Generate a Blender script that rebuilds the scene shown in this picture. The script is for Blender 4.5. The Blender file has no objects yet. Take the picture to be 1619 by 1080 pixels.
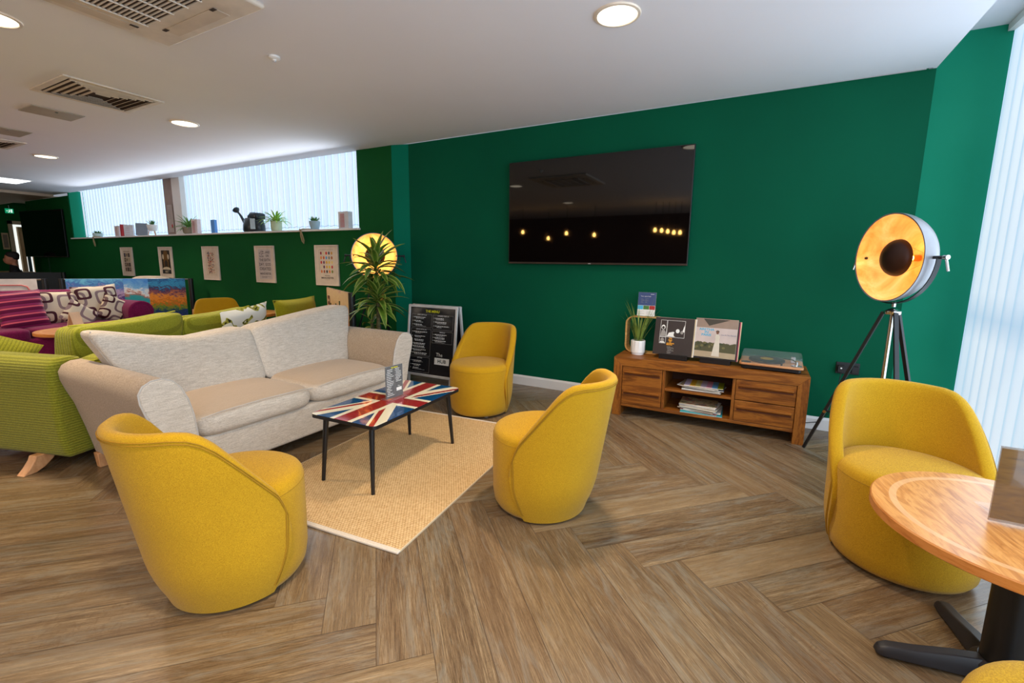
import bpy, bmesh, math, random
from math import sin, cos, pi, radians, sqrt
from mathutils import Vector, Matrix, Euler
random.seed(7)
SC = bpy.context.scene
COL = SC.collection
H = 2.62          # ceiling height
WY = 4.24         # back wall
XR = 0.925        # right return wall
XB = 1.315        # right window blinds
HB = 2.855        # window bay ceiling

# ------------------------------------------------------------------ colour / node helpers
def lin(c):
    return tuple((v/12.92 if v <= .04045 else ((v+.055)/1.055)**2.4) for v in [x/255 for x in c]) + (1.0,)

class N:
    """tiny expression wrapper for shader math"""
    def __init__(s, nt, sock): s.nt = nt; s.s = sock
    def _m(s, op, o=None, c=None, rev=False):
        n = s.nt.nodes.new('ShaderNodeMath'); n.operation = op
        a, b = (o, s) if rev else (s, o)
        for i, v in enumerate((a, b, c)):
            if v is None: continue
            if isinstance(v, N): s.nt.links.new(v.s, n.inputs[i])
            else: n.inputs[i].default_value = v
        return N(s.nt, n.outputs[0])
    def __add__(s, o): return s._m('ADD', o)
    def __radd__(s, o): return s._m('ADD', o)
    def __sub__(s, o): return s._m('SUBTRACT', o)
    def __rsub__(s, o): return s._m('SUBTRACT', o, rev=True)
    def __mul__(s, o): return s._m('MULTIPLY', o)
    def __rmul__(s, o): return s._m('MULTIPLY', o)
    def __truediv__(s, o): return s._m('DIVIDE', o)
    def __lt__(s, o): return s._m('LESS_THAN', o)
    def __gt__(s, o): return s._m('GREATER_THAN', o)
    def abs(s): return s._m('ABSOLUTE')
    def max(s, o): return s._m('MAXIMUM', o)
    def min(s, o): return s._m('MINIMUM', o)
    def fract(s): return s._m('FRACT')
    def sin(s): return s._m('SINE')

class MAT:
    def __init__(s, name):
        m = bpy.data.materials.new(name); m.use_nodes = True
        s.m = m; s.nt = m.node_tree; s.b = s.nt.nodes['Principled BSDF']
    def node(s, t, **kw):
        n = s.nt.nodes.new('ShaderNode'+t)
        for k, v in kw.items(): setattr(n, k, v)
        return n
    def link(s, a, b): s.nt.links.new(a.s if isinstance(a, N) else a, b)
    def coord(s, kind='Object', scale=(1, 1, 1), rot=(0, 0, 0)):
        tc = s.node('TexCoord'); mp = s.node('Mapping')
        mp.inputs['Scale'].default_value = scale; mp.inputs['Rotation'].default_value = rot
        s.link(tc.outputs[kind], mp.inputs[0]); return mp.outputs[0]
    def xyz(s, vec):
        n = s.node('SeparateXYZ'); s.link(vec, n.inputs[0])
        return [N(s.nt, n.outputs[i]) for i in range(3)]
    def noise(s, vec, scale=5, detail=4, rough=.55, dist=0, out='Fac'):
        n = s.node('TexNoise'); n.inputs['Scale'].default_value = scale; n.inputs['Detail'].default_value = detail
        n.inputs['Roughness'].default_value = rough; n.inputs['Distortion'].default_value = dist
        s.link(vec, n.inputs['Vector']); return N(s.nt, n.outputs[out])
    def ramp(s, fac, stops, interp='LINEAR'):
        r = s.node('ValToRGB'); r.color_ramp.interpolation = interp
        e = r.color_ramp.elements
        while len(e) < len(stops): e.new(.5)
        for i, (p, c) in enumerate(stops): e[i].position = p; e[i].color = lin(c) if len(c) == 3 else c
        s.link(fac, r.inputs[0]); return r.outputs[0]
    def mix(s, fac, a, b, mode='MIX'):
        n = s.node('Mix', data_type='RGBA', blend_type=mode)
        for v, k in ((fac, 0), (a, 6), (b, 7)):
            if isinstance(v, (N, bpy.types.NodeSocket)): s.link(v, n.inputs[k])
            elif k == 0: n.inputs[0].default_value = v
            else: n.inputs[k].default_value = lin(v) if len(v) == 3 else v
        return n.outputs[2]
    def base(s, c):
        if isinstance(c, bpy.types.NodeSocket): s.link(c, s.b.inputs['Base Color'])
        else: s.b.inputs['Base Color'].default_value = lin(c)
    def set(s, rough=.6, metal=0, spec=.5, **kw):
        s.b.inputs['Roughness'].default_value = rough; s.b.inputs['Metallic'].default_value = metal
        s.b.inputs['Specular IOR Level'].default_value = spec
        for k, v in kw.items():
            s.b.inputs[k.replace('_', ' ')].default_value = v
    def bump(s, h, strength=.3, dist=.002):
        n = s.node('Bump'); n.inputs['Strength'].default_value = strength; n.inputs['Distance'].default_value = dist
        s.link(h, n.inputs['Height']); s.link(n.outputs[0], s.b.inputs['Normal'])

def flat(name, c, rough=.6, metal=0, spec=.5, emit=None, es=1.0, var=0.04, **kw):
    """plain painted/plastic/metal surface with a faint procedural mottling"""
    M = MAT(name); v = M.coord()
    n = M.noise(v, 9, 2)
    k = 1-var; c2 = tuple(min(255, x*(1+var)) for x in c)
    M.base(M.ramp(n, [(.3, tuple(x*k for x in c)), (.7, c2)]))
    M.set(rough, metal, spec, **kw)
    if emit:
        M.b.inputs['Emission Color'].default_value = lin(emit); M.b.inputs['Emission Strength'].default_value = es
    return M.m

def fabric(name, c1, c2, scale=260, bump=.5, rough=.9, big=.35, rib=None, heather=True):
    M = MAT(name); v = M.coord()
    a = M.noise(M.coord(scale=(1, 1, 6)), scale*.45, 2, .6)
    b = M.noise(M.coord(scale=(5, 5, 1)), scale*.45, 2, .6)
    f = (a+b)*.5
    col = M.ramp(f, [(.36, c1), (.62, c2)])
    g = M.noise(v, 3.5, 3)
    dk = tuple(x*(1-big*.6) for x in c1)
    col = M.mix(g._m('MULTIPLY', .35), col, dk)
    h = f
    if rib:
        x, y, z = M.xyz(v); axis = {'x': x, 'y': y, 'z': z}[rib[0]]
        w = (axis*(2*pi/rib[1])).sin()
        h = w*.5+f
        col = M.mix((w < -.45)*.35, col, tuple(q*.55 for q in c1))
    M.base(col); M.set(rough, 0, .15, Sheen_Weight=.12, Sheen_Roughness=.5)
    M.bump(h, bump, .0022 if not rib else .004)
    return M.m

# ------------------------------------------------------------------ mesh helpers
def new_obj(name, me, mat=None, parent=None):
    o = bpy.data.objects.new(name, me); COL.objects.link(o)
    if mat is not None:
        for m in (mat if isinstance(mat, (list, tuple)) else [mat]): me.materials.append(m)
    if parent is not None: o.parent = parent
    return o

def obj(name, bm, mat, parent=None, smooth=35, bevel=0, seg=2, sub=0):
    bmesh.ops.recalc_face_normals(bm, faces=bm.faces)
    me = bpy.data.meshes.new(name); bm.to_mesh(me); bm.free()
    if smooth:
        for p in me.polygons: p.use_smooth = True
        try: me.set_sharp_from_angle(angle=radians(smooth))
        except Exception: pass
    o = new_obj(name, me, mat, parent)
    if bevel:
        b = o.modifiers.new('bevel', 'BEVEL'); b.width = bevel; b.segments = seg; b.limit_method = 'ANGLE'; b.angle_limit = radians(40)
        b.harden_normals = False
    if sub:
        s = o.modifiers.new('sub', 'SUBSURF'); s.levels = sub; s.render_levels = sub
    return o

def BM(): return bmesh.new()

def bx(bm, c, s, rot=None, mi=0):
    vs = []
    M = rot if rot is not None else Matrix.Identity(3)
    for dx in (-.5, .5):
        for dy in (-.5, .5):
            for dz in (-.5, .5):
                vs.append(bm.verts.new(Vector(c)+M @ Vector((dx*s[0], dy*s[1], dz*s[2]))))
    for f in ((0, 1, 3, 2), (4, 6, 7, 5), (0, 4, 5, 1), (2, 3, 7, 6), (0, 2, 6, 4), (1, 5, 7, 3)):
        fc = bm.faces.new([vs[i] for i in f]); fc.material_index = mi
    return vs

def b2(bm, x0, x1, y0, y1, z0, z1, mi=0):
    return bx(bm, ((x0+x1)/2, (y0+y1)/2, (z0+z1)/2), (abs(x1-x0), abs(y1-y0), abs(z1-z0)), mi=mi)

def lathe(bm, prof, n=32, M=None, mi=0, close=True):
    """prof: (r,z) list; revolve about z, optional 4x4"""
    rings = []
    for r, z in prof:
        if r < 1e-6:
            v = bm.verts.new((0, 0, z)); rings.append([v]*n)
        else: rings.append([bm.verts.new((r*cos(2*pi*k/n), r*sin(2*pi*k/n), z)) for k in range(n)])
    for a, b in zip(rings, rings[1:]):
        for k in range(n):
            q = [a[k], a[(k+1) % n], b[(k+1) % n], b[k]]
            u = []
            for v in q:
                if v not in u: u.append(v)
            if len(u) > 2: bm.faces.new(u).material_index = mi
    if M is not None:
        seen = set()
        for r in rings:
            for v in r:
                if v not in seen: seen.add(v); v.co = M @ v.co
    return rings

def tube(bm, pts, r, n=10, caps=True, mi=0, closed=False):
    pts = [Vector(p) for p in pts]; m = len(pts)
    rad = r if isinstance(r, (list, tuple)) else [r]*m
    rings = []; prev = None
    for i, p in enumerate(pts):
        if closed: t = (pts[(i+1) % m]-pts[i-1])
        else: t = pts[min(i+1, m-1)]-pts[max(i-1, 0)]
        t.normalize()
        if prev is None:
            a = Vector((0, 0, 1)) if abs(t.z) < .9 else Vector((1, 0, 0))
            nrm = t.cross(a).normalized()
        else:
            nrm = (prev-t*prev.dot(t)).normalized()
        prev = nrm; bn = t.cross(nrm)
        rings.append([bm.verts.new(p+(nrm*cos(2*pi*k/n)+bn*sin(2*pi*k/n))*rad[i]) for k in range(n)])
    pr = list(zip(rings, rings[1:]))
    if closed: pr.append((rings[-1], rings[0]))
    for a, b in pr:
        for k in range(n): bm.faces.new((a[k], a[(k+1) % n], b[(k+1) % n], b[k])).material_index = mi
    if caps and not closed:
        bm.faces.new(rings[0][::-1]).material_index = mi; bm.faces.new(rings[-1]).material_index = mi

def prism(bm, poly, h0, h1, plane='xy', mi=0):
    """extrude a 2D polygon; plane xy -> along z, yz -> along x, xz -> along y"""
    def P(a, b, h):
        return {'xy': (a, b, h), 'yz': (h, a, b), 'xz': (a, h, b)}[plane]
    A = [bm.verts.new(P(a, b, h0)) for a, b in poly]; B = [bm.verts.new(P(a, b, h1)) for a, b in poly]
    n = len(poly)
    bm.faces.new(A[::-1]).material_index = mi; bm.faces.new(B).material_index = mi
    for i in range(n): bm.faces.new((A[i], A[(i+1) % n], B[(i+1) % n], B[i])).material_index = mi

def soft(bm, size, n=14, ex=5, f=None, c=(0, 0, 0), exz=None):
    """rounded (superellipsoid) block; f deforms the final point"""
    exz = exz or ex
    vs = {}
    def pt(a, b, cc):
        key = (round(a, 5), round(b, 5), round(cc, 5))
        if key in vs: return vs[key]
        k = (abs(a)**ex+abs(b)**ex+abs(cc)**exz)**(-1/((2*ex+exz)/3))
        x, y, z = a*k*size[0]/2+c[0], b*k*size[1]/2+c[1], cc*k*size[2]/2+c[2]
        if f: x, y, z = f(x, y, z)
        vs[key] = bm.verts.new((x, y, z)); return vs[key]
    g = [-1+2*i/n for i in range(n+1)]
    g = [math.copysign(abs(t)**.8, t) for t in g]
    for ax in range(3):
        for s in (-1, 1):
            for i in range(n):
                for j in range(n):
                    q = []
                    for (u, v) in ((g[i], g[j]), (g[i+1], g[j]), (g[i+1], g[j+1]), (g[i], g[j+1])):
                        p = [0, 0, 0]; p[ax] = s; p[(ax+1) % 3] = u; p[(ax+2) % 3] = v
                        q.append(pt(*p))
                    if len(set(q)) == 4: bm.faces.new(q if s > 0 else q[::-1])

def pillow(bm, w, h, t, n=14, c=.07):
    """scatter cushion in local XZ plane, thickness along y, centred"""
    top = {}; bot = {}
    for i in range(n+1):
        for j in range(n+1):
            u = -1+2*i/n; v = -1+2*j/n
            x = u*w/2*(1-c*(1-v*v)); z = v*h/2*(1-c*(1-u*u))
            th = t/2*max(0, (1-u**4)*(1-v**4))**.55
            top[i, j] = bm.verts.new((x, -th-.002, z))
            bot[i, j] = bm.verts.new((x, th+.002, z)) if 0 < i < n and 0 < j < n else top[i, j]
    for i in range(n):
        for j in range(n):
            for d in (top, bot):
                q = [d[i, j], d[i+1, j], d[i+1, j+1], d[i, j+1]]
                try: bm.faces.new(q)
                except ValueError: pass

def blade(bm, base, az, el, L, w, droop, n=7, fold=.25, uv=None, twist=0):
    """arching leaf; uv.x across, uv.y along"""
    p = Vector(base); e = el; prev = None
    d0 = Vector((cos(az), sin(az), 0)); side = Vector((-sin(az), cos(az), 0))
    for i in range(n+1):
        t = i/n
        ww = w*(sin(pi*min(1, t*.9+.12))**.8 if t < .999 else .02)
        d = d0*cos(e)+Vector((0, 0, 1))*sin(e); up = side.cross(d)*-1
        s2 = side*cos(twist*t)+up*sin(twist*t)
        row = [bm.verts.new(p-s2*ww/2+up*fold*ww*.5), bm.verts.new(p), bm.verts.new(p+s2*ww/2+up*fold*ww*.5)]
        if prev:
            for k in range(2):
                f = bm.faces.new((prev[k], prev[k+1], row[k+1], row[k]))
                if uv:
                    for lp, uvv in zip(f.loops, ((k/2, t-1/n), ((k+1)/2, t-1/n), ((k+1)/2, t), (k/2, t))): lp[uv].uv = uvv
        prev = row; p = p+d*(L/n); e -= droop/n

def add_text(bm, s, size, x, z, mi=0, align='CENTER', y=0, bold=0, sx=1.0):
    cu = bpy.data.curves.new('t', 'FONT'); cu.body = s; cu.size = size; cu.align_x = align; cu.align_y = 'CENTER'
    cu.offset = bold; cu.resolution_u = 3
    o = bpy.data.objects.new('t', cu); COL.objects.link(o)
    dg = bpy.context.evaluated_depsgraph_get(); me = bpy.data.meshes.new_from_object(o.evaluated_get(dg))
    bpy.data.objects.remove(o); bpy.data.curves.remove(cu)
    tmp = bmesh.new(); tmp.from_mesh(me); bpy.data.meshes.remove(me)
    mp = {}
    for v in tmp.verts: mp[v] = bm.verts.new((x+v.co.x*sx, y, z+v.co.y))
    for f in tmp.faces:
        try: bm.faces.new([mp[v] for v in f.verts]).material_index = mi
        except ValueError: pass
    tmp.free()

def rect(bm, x0, x1, z0, z1, y=0, mi=0):
    f = bm.faces.new([bm.verts.new(p) for p in ((x0, y, z0), (x1, y, z0), (x1, y, z1), (x0, y, z1))]); f.material_index = mi

def disc(bm, x, z, rx, rz, y=0, mi=0, n=16):
    f = bm.faces.new([bm.verts.new((x+rx*cos(2*pi*k/n), y, z+rz*sin(2*pi*k/n))) for k in range(n)]); f.material_index = mi

def polyf(bm, pts, y=0, mi=0):
    f = bm.faces.new([bm.verts.new((a, y, b)) for a, b in pts]); f.material_index = mi

def thing(name, label, cat, loc=(0, 0, 0), rz=0, group=None, rot=None):
    o = bpy.data.objects.new(name, None); COL.objects.link(o); o.empty_display_size = .1
    o.location = loc; o.rotation_euler = rot if rot else (0, 0, rz)
    o['label'] = label; o['category'] = cat
    if group: o['group'] = group
    return o

def tag(o, label, cat, group=None, loc=None, rz=None, rot=None, kind=None):
    o['label'] = label; o['category'] = cat
    if group: o['group'] = group
    if kind: o['kind'] = kind
    if loc is not None: o.location = loc
    if rz is not None: o.rotation_euler = (0, 0, rz)
    if rot is not None: o.rotation_euler = rot
    return o

def struct(name, bm, mat, parent=None, **kw):
    o = obj(name, bm, mat, parent, **kw)
    if parent is None: o['kind'] = 'structure'
    return o

def dup(root, loc, rz=None, label=None, group=None, rot=None, scale=None):
    r = root.copy(); COL.objects.link(r); r.location = loc
    if rz is not None: r.rotation_euler = (0, 0, rz)
    if rot is not None: r.rotation_euler = rot
    if scale: r.scale = scale
    if label: r['label'] = label
    if group: r['group'] = group
    for ch in list(root.children):
        c = ch.copy(); COL.objects.link(c); c.parent = r
        for g in list(ch.children):
            d = g.copy(); COL.objects.link(d); d.parent = c
    return r

# ------------------------------------------------------------------ materials
def m_paint(name, c, c2=None, rough=.75):
    M = MAT(name); v = M.coord()
    n = M.noise(v, 1.3, 3); n2 = M.noise(v, 220, 2)
    M.base(M.ramp(n, [(.3, c), (.7, c2 or tuple(min(255, x*1.06+1) for x in c))])); M.set(rough, 0, .12); M.bump(n2, .08, .001)
    return M.m
GREEN = m_paint('green_paint', (0, 81, 55), (0, 87, 59))
GREEN_L = m_paint('green_paint_warm_lit', (10, 80, 36), (14, 86, 38))  # same green paint, olive cast of the warm lamps put into the colour
GREEN_R = m_paint('green_paint_daylit', (20, 134, 100), (28, 140, 106))  # same green paint, brightened in colour to stand for daylight from the window
CEIL = m_paint('ceiling_paint', (236, 235, 241), (239, 238, 244), .8)
WHITE_P = m_paint('white_gloss_paint', (222, 218, 214), rough=.4)
BROWN_W = m_paint('dark_brown_paint', (70, 40, 26))

def m_floor():
    M = MAT('oak_herringbone'); tc = M.node('TexCoord'); uv = tc.outputs['UV']
    def mp(sc):
        n = M.node('Mapping'); n.inputs['Scale'].default_value = sc; M.link(uv, n.inputs[0]); return n.outputs[0]
    at = M.node('Attribute', attribute_name='rnd'); r = M.xyz(at.outputs['Vector'])
    broad = M.noise(mp((.8, 8, 1)), 1.0, 6, .65, .4)
    grain = M.noise(mp((3, 62, 1)), 1.0, 8, .85, .2)
    fine = M.noise(mp((9, 260, 1)), 1.0, 5, .85)
    col = M.ramp(broad*.5+grain*.5, [(.36, (80, 62, 46)), (.46, (114, 92, 68)), (.54, (138, 116, 88)), (.64, (172, 152, 122))])
    col = M.mix(.75, col, M.ramp(fine, [(.40, (96, 84, 72)), (.48, (206, 200, 192)), (.58, (255, 255, 255))]), 'MULTIPLY')
    col = M.mix(M.noise(mp((2.2, 14, 1)), 1.0, 4, .7, 1.5)._m('SUBTRACT', .48)._m('MULTIPLY', 3)._m('MAXIMUM', 0)._m('MINIMUM', .55), col, (128, 124, 112))
    col = M.mix(r[0]*.25, col, (112, 82, 56)); col = M.mix(r[1]*.22, col, (172, 146, 108))
    # medullary flecks on some planks
    fl = M.noise(mp((34, 13, 1)), 1.0, 2, .5, 2.2)
    fl2 = M.noise(mp((.9, 6, 1)), 1.0, 1)
    col = M.mix(((fl > .60)*(fl2 > .60)*.22), col, (92, 68, 44))
    M.base(col)
    M.set(.42, 0, .42)
    rr = M.ramp(fine, [(.3, (150, 150, 150)), (.7, (120, 120, 120))]); M.link(rr, M.b.inputs['Roughness'])
    M.bump(fine*.6+grain*.4, .35, .001)
    return M.m
FLOOR = m_floor()
GROOVE = flat('floor_groove', (74, 54, 38), .8)

YEL = fabric('mustard_weave', (162, 114, 4), (222, 176, 34), 480, .5)
YPIPE = flat('mustard_piping', (160, 118, 8), .85)
def m_grey(name, c1, c2, beige, mask=True):
    M = MAT(name); v = M.coord()
    a = M.noise(M.coord(scale=(1, 1, 3)), 150, 3, .7); b = M.noise(M.coord(scale=(20, 3, 34)), 5, 5, .8)
    f = a*.45+b*.55
    col = M.ramp(f, [(.38, c1), (.6, c2)])
    if mask:
        g = M.node('NewGeometry'); z = M.xyz(g.outputs['Normal'])[2]
        k = (z._m('SUBTRACT', .55)*3.0)._m('MAXIMUM', 0)._m('MINIMUM', 1)
        if mask == 'soft': k = k*.30*M.noise(v, 4, 2)
        else: k = k*(.45+.6*f)
        col = M.mix(k, col, beige)
    M.base(col); M.set(.95, 0, .12, Sheen_Weight=.2); M.bump(f, .5, .0025)
    return M.m
GREY = m_grey('grey_chenille', (180, 168, 152), (226, 216, 202), (190, 166, 140), 'soft')
GREYSEAT = m_grey('grey_seat_chenille', (180, 168, 152), (226, 216, 202), (180, 154, 126), True)
BEIGE = m_grey('beige_velour', (150, 130, 108), (196, 176, 152), (190, 168, 142), False)
LIME = fabric('lime_corduroy', (126, 128, 22), (174, 174, 62), 200, .6, rib=('z', .016))
LIME2 = fabric('lime_corduroy_pillow', (134, 136, 24), (182, 182, 66), 200, .6, rib=('x', .02))
OLIVE = fabric('olive_velour', (140, 134, 16), (176, 168, 40), 200, .4)
MAG = fabric('magenta_velvet', (92, 8, 56), (140, 26, 88), 120, .3)
YPIPE2 = flat('grey_piping', (196, 190, 182), .85)
LPIPE = flat('lime_piping', (170, 168, 40), .85)

def m_wood(name, cs, scale=(1, 9, 9), rough=.45, sc=2.2, spec=.4, dist=1.5, rings=None):
    M = MAT(name); v = M.coord(scale=scale)
    a = M.noise(v, sc, 5, .6, dist); b = M.noise(M.coord(scale=(scale[0]*2, scale[1]*6, scale[2]*6)), sc*2, 3, .7)
    f = a*.7+b*.3
    col = M.ramp(f, [(.32, cs[0]), (.47, cs[1]), (.56, cs[2]), (.68, cs[3] if len(cs) > 3 else cs[2])])
    if rings:
        x, y, z = M.xyz(M.coord()); r = (x*x+y*y)._m('SQRT')
        k = (r > rings[0])*(r < rings[1]); col = M.mix(k*.5, col, rings[2])
    M.base(col); M.set(rough, 0, spec); M.bump(f, .12, .001)
    return M.m
WOODX = m_wood('acacia_long', [(84, 44, 12), (130, 74, 22), (160, 98, 34), (108, 60, 16)])
WOODZ = m_wood('acacia_upright', [(84, 44, 12), (130, 74, 22), (160, 98, 34), (108, 60, 16)], (9, 9, 1))
OAKT = m_wood('table_top_wood', [(164, 96, 36), (204, 136, 66), (222, 158, 86), (188, 114, 48)], (1, 5, 5), .3, 3, .5, 2.5, rings=(.305, .325, (236, 190, 140)))
OAKEDGE = m_wood('table_edge_wood', [(160, 90, 34), (196, 124, 58), (206, 136, 70)], (3, 3, 14), .4)
LEGW = m_wood('beech_leg', [(196, 134, 84), (214, 156, 106), (226, 172, 124)], (3, 3, 1), .5)
PLY = m_wood('ply_hoop', [(176, 122, 62), (206, 156, 92), (220, 176, 112)], (2, 2, 12), .5)
DECKW = m_wood('turntable_wood', [(176, 112, 66), (200, 138, 92), (214, 156, 110)], (1, 8, 8), .4)
DOORW = m_wood('door_wood', [(186, 140, 96), (206, 162, 116), (214, 174, 130)], (6, 6, 1), .5)

BLK = flat('black_metal', (22, 22, 24), .38, .0, .5)
BLKM = flat('black_matt', (28, 27, 28), .7)
CASTI = flat('cast_iron_black', (38, 37, 42), .45)
CHROME = flat('chrome', (210, 208, 205), .15, 1.0)
ALU = flat('brushed_aluminium', (224, 222, 220), .35, .25)
SILVERP = flat('silver_plastic', (190, 188, 190), .4, .3)
WHITE = flat('white_plastic', (232, 230, 226), .45)
VENTW = flat('vent_plastic', (222, 210, 196), .5)
VENTD = flat('vent_dark', (62, 46, 34), .8)
LOUV = flat('louvre_plastic', (206, 192, 176), .5)
CERAM = flat('white_ceramic', (238, 236, 232), .3)
PAPER = flat('paper', (232, 228, 220), .8)
CREAM = flat('cream', (236, 226, 196), .35)
PRINTW = flat('print_white', (235, 235, 230), .7)
PRINTY = flat('print_yellow', (232, 226, 40), .7)
PRINTK = flat('print_black', (46, 42, 42), .6)
PRINTG = flat('print_grey', (150, 146, 140), .7)
PRINTO = flat('print_orange', (232, 160, 30), .7)
PRINTR = flat('print_red', (176, 40, 44), .7)
PRINTB = flat('print_blue', (70, 176, 214), .7)
NAVY = flat('print_navy', (54, 74, 120), .5)
MENUBG = flat('menu_black', (34, 34, 38), .18, 0, .6)
SLEEVE = flat('sleeve_brown_black', (48, 38, 36), .45)
WIRE = flat('black_cable', (20, 20, 20), .6)
SOIL = flat('soil', (52, 36, 24), .95)
ROPE = fabric('jute_rope', (140, 120, 86), (180, 160, 120), 400, .6)

def m_glass(name, col=(255, 255, 255), rough=.02, alpha=.16, spec=.8):
    M = MAT(name); M.base(M.ramp(M.noise(M.coord(), 3, 1), [(0, col), (1, col)])); M.set(rough, 0, spec, Alpha=alpha)
    return M.m
ACRYL = m_glass('clear_acrylic', (235, 240, 242), .03, .07)
SMOKED = m_glass('smoked_acrylic', (120, 100, 80), .03, .45)
LID = m_glass('dust_cover', (190, 205, 205), .04, .15)

def m_screen():
    M = MAT('tv_screen'); M.base(M.ramp(M.noise(M.coord(), 2, 1), [(0, (6, 5, 5)), (1, (9, 8, 8))])); M.set(.03, 0, .6); return M.m
SCREEN = m_screen()

def m_blind(name, horiz, width, off=0, es=.8, band=None, c1=(236, 244, 252), c2=(176, 208, 236)):
    """vertical blind fabric; daylight and shade through it are put into colour and emission"""
    M = MAT(name); x, y, z = M.xyz(M.coord()); a = x if horiz == 'x' else y
    f = ((a+off)/width).fract()
    k = (f-.5).abs()*2
    e = (k*k*k)
    n = M.noise(M.coord(scale=(1, 1, .12)), 2.2, 2)
    col = M.mix(e*.6, c1, c2)
    col = M.mix((n._m('SUBTRACT', .42)*2.2)._m('MAXIMUM', 0)._m('MINIMUM', .45), col, (184, 216, 242))
    if band:
        b = ((z-band[0]).abs()/band[1])._m('MINIMUM', 1)
        col = M.mix((1-b)*.45, col, (140, 184, 220))
    M.base(M.mix(.5, col, (120, 130, 140))); M.set(.8, 0, .1)
    M.link(col, M.b.inputs['Emission Color']); M.b.inputs['Emission Strength'].default_value = es  # fabric emits in place of daylight shining through
    return M.m
BLIND_R = m_blind('blind_fabric_side', 'y', .127, 0, .84, (.97, .16), (226, 240, 252), (150, 196, 232))
BLIND_L = m_blind('blind_fabric_clerestory', 'x', .127, 0, .80, None, (222, 238, 252), (160, 204, 236))
# ------------------------------------------------------------------ room shell
def floor():
    w = .185; L = w*7; p0, q0 = 1.25, 1.357; s = sqrt(.5)
    bm = BM(); uvl = bm.loops.layers.uv.new('UVMap'); cl = bm.loops.layers.float_vector.new('rnd')
    X0, X1, Y0, Y1 = -17.0, 1.45, -4.5, 5.6
    def quad(pa, pb, qa, qb, along):
        g = .0009
        pa += g; pb -= g; qa += g; qb -= g
        cx = (pa+pb)/2; cy = (qa+qb)/2; X = (cx-cy)*s; Y = (cx+cy)*s
        if X < X0-.7 or X > X1+.7 or Y < Y0-.7 or Y > Y1+.7: return
        vs = []
        for (p, q) in ((pa, qa), (pb, qa), (pb, qb), (pa, qb)): vs.append(bm.verts.new(((p-q)*s, (p+q)*s, 0)))
        f = bm.faces.new(vs); ou, ov = random.uniform(0, 60), random.uniform(0, 60)
        r = (random.random()**1.5, random.random()**1.5, random.random())
        for lp, (p, q) in zip(f.loops, ((pa, qa), (pb, qa), (pb, qb), (pa, qb))):
            u, v = ((p-pa), (q-qa)) if along == 'p' else ((q-qa), (p-pa))
            lp[uvl].uv = (u+ou, v+ov); lp[cl] = Vector(r)
    for m in range(-7, 8):
        for k in range(-80, 81):
            quad(p0-k*w+2*m*L, p0-k*w+2*m*L+L, q0+k*w, q0+(k+1)*w, 'p')
            quad(p0-w+k*w, p0+k*w, q0+w-k*w-L+2*m*L, q0+w-k*w+2*m*L, 'q')
    for co, no in (((X0, 0, 0), (-1, 0, 0)), ((X1, 0, 0), (1, 0, 0)), ((0, Y0, 0), (0, -1, 0)), ((0, Y1, 0), (0, 1, 0))):
        bmesh.ops.bisect_plane(bm, geom=bm.verts[:]+bm.edges[:]+bm.faces[:], plane_co=co, plane_no=no, clear_outer=True)
    for f in bm.faces: f.material_index = 0
    b2(bm, X0, X1, Y0, Y1, -.06, -.0012, 1)
    struct('floor', bm, [FLOOR, GROOVE], smooth=0)
floor()

bm = BM(); b2(bm, -17, XR, -4.5, WY-.02, H, H+.08); b2(bm, XR-.02, XR, -4.5, 4.335, H, HB+.08); b2(bm, XR, 1.6, -4.5, 4.335, HB, HB+.08); struct('ceiling', bm, CEIL, smooth=0)
bm = BM(); b2(bm, -17, -13.45, -4.5, 4.185, 2.565, H-.001); b2(bm, -17, -15.1, 4.185, 5.6, 2.66, 2.74); struct('trim_1', bm, m_paint('soffit_paint', (196, 176, 156)), smooth=0)
bm = BM(); b2(bm, -3.68, XR, WY, 4.334, 0, H); struct('wall_back', bm, GREEN, smooth=0)
# shallow pier left of the back wall, angled return
bm = BM(); prism(bm, [(-4.45, 4.19), (-3.885, 4.19), (-3.885, 4.6), (-4.45, 4.6)], 0, H, 'xy'); struct('wall_pier', bm, GREEN_L, smooth=0)
bm = BM(); prism(bm, [(-3.885, 4.188), (-3.675, WY-.002), (-3.675, 4.5), (-3.885, 4.5)], 0, H, 'xy'); struct('wall_pier_side', bm, m_paint('pier_side_daylit', (0, 112, 88)), smooth=0)  # brighter teal puts window light on this strip into its colour
# lower wall under the clerestory
bm = BM(); b2(bm, -12.78, -4.45, 4.19, 4.40, 0, 1.675); struct('wall_left', bm, GREEN_L, smooth=0)
bm = BM(); b2(bm, -12.80, -4.43, 4.155, 4.42, 1.675, 1.70); struct('trim_2', bm, WHITE_P, smooth=0, bevel=.004)
bm = BM(); b2(bm, -15.1, -12.78, 4.19, 5.0, 0, 2.56); struct('wall_pier_far', bm, GREEN_L, smooth=0)
bm = BM(); b2(bm, -12.80, -12.74, 4.20, 4.44, 1.70, 2.66); b2(bm, -12.9, -4.4, 4.44, 4.5, 2.9, 3.0); struct('wall_reveal', bm, GREEN_R, smooth=0)
# right return wall
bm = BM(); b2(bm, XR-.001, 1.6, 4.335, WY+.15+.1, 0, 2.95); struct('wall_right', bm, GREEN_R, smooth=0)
# far wall with a doorway
bm = BM(); b2(bm, -17.15, -17, -4.5, 4.40, 0, 2.7); b2(bm, -17.15, -17, 5.3, 5.6, 0, 2.7); b2(bm, -17.15, -17, 4.40, 5.3, 2.12, 2.7); struct('wall_far', bm, GREEN_L, smooth=0)
bm = BM(); b2(bm, -17.15, 1.5, -4.62, -4.5, 0, 2.95); struct('wall_rear', bm, BROWN_W, smooth=0)
bm = BM(); b2(bm, -17.1, -15.1, 5.6, 5.7, 0, 2.7); struct('wall_far_side', bm, GREEN_L, smooth=0)
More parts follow.
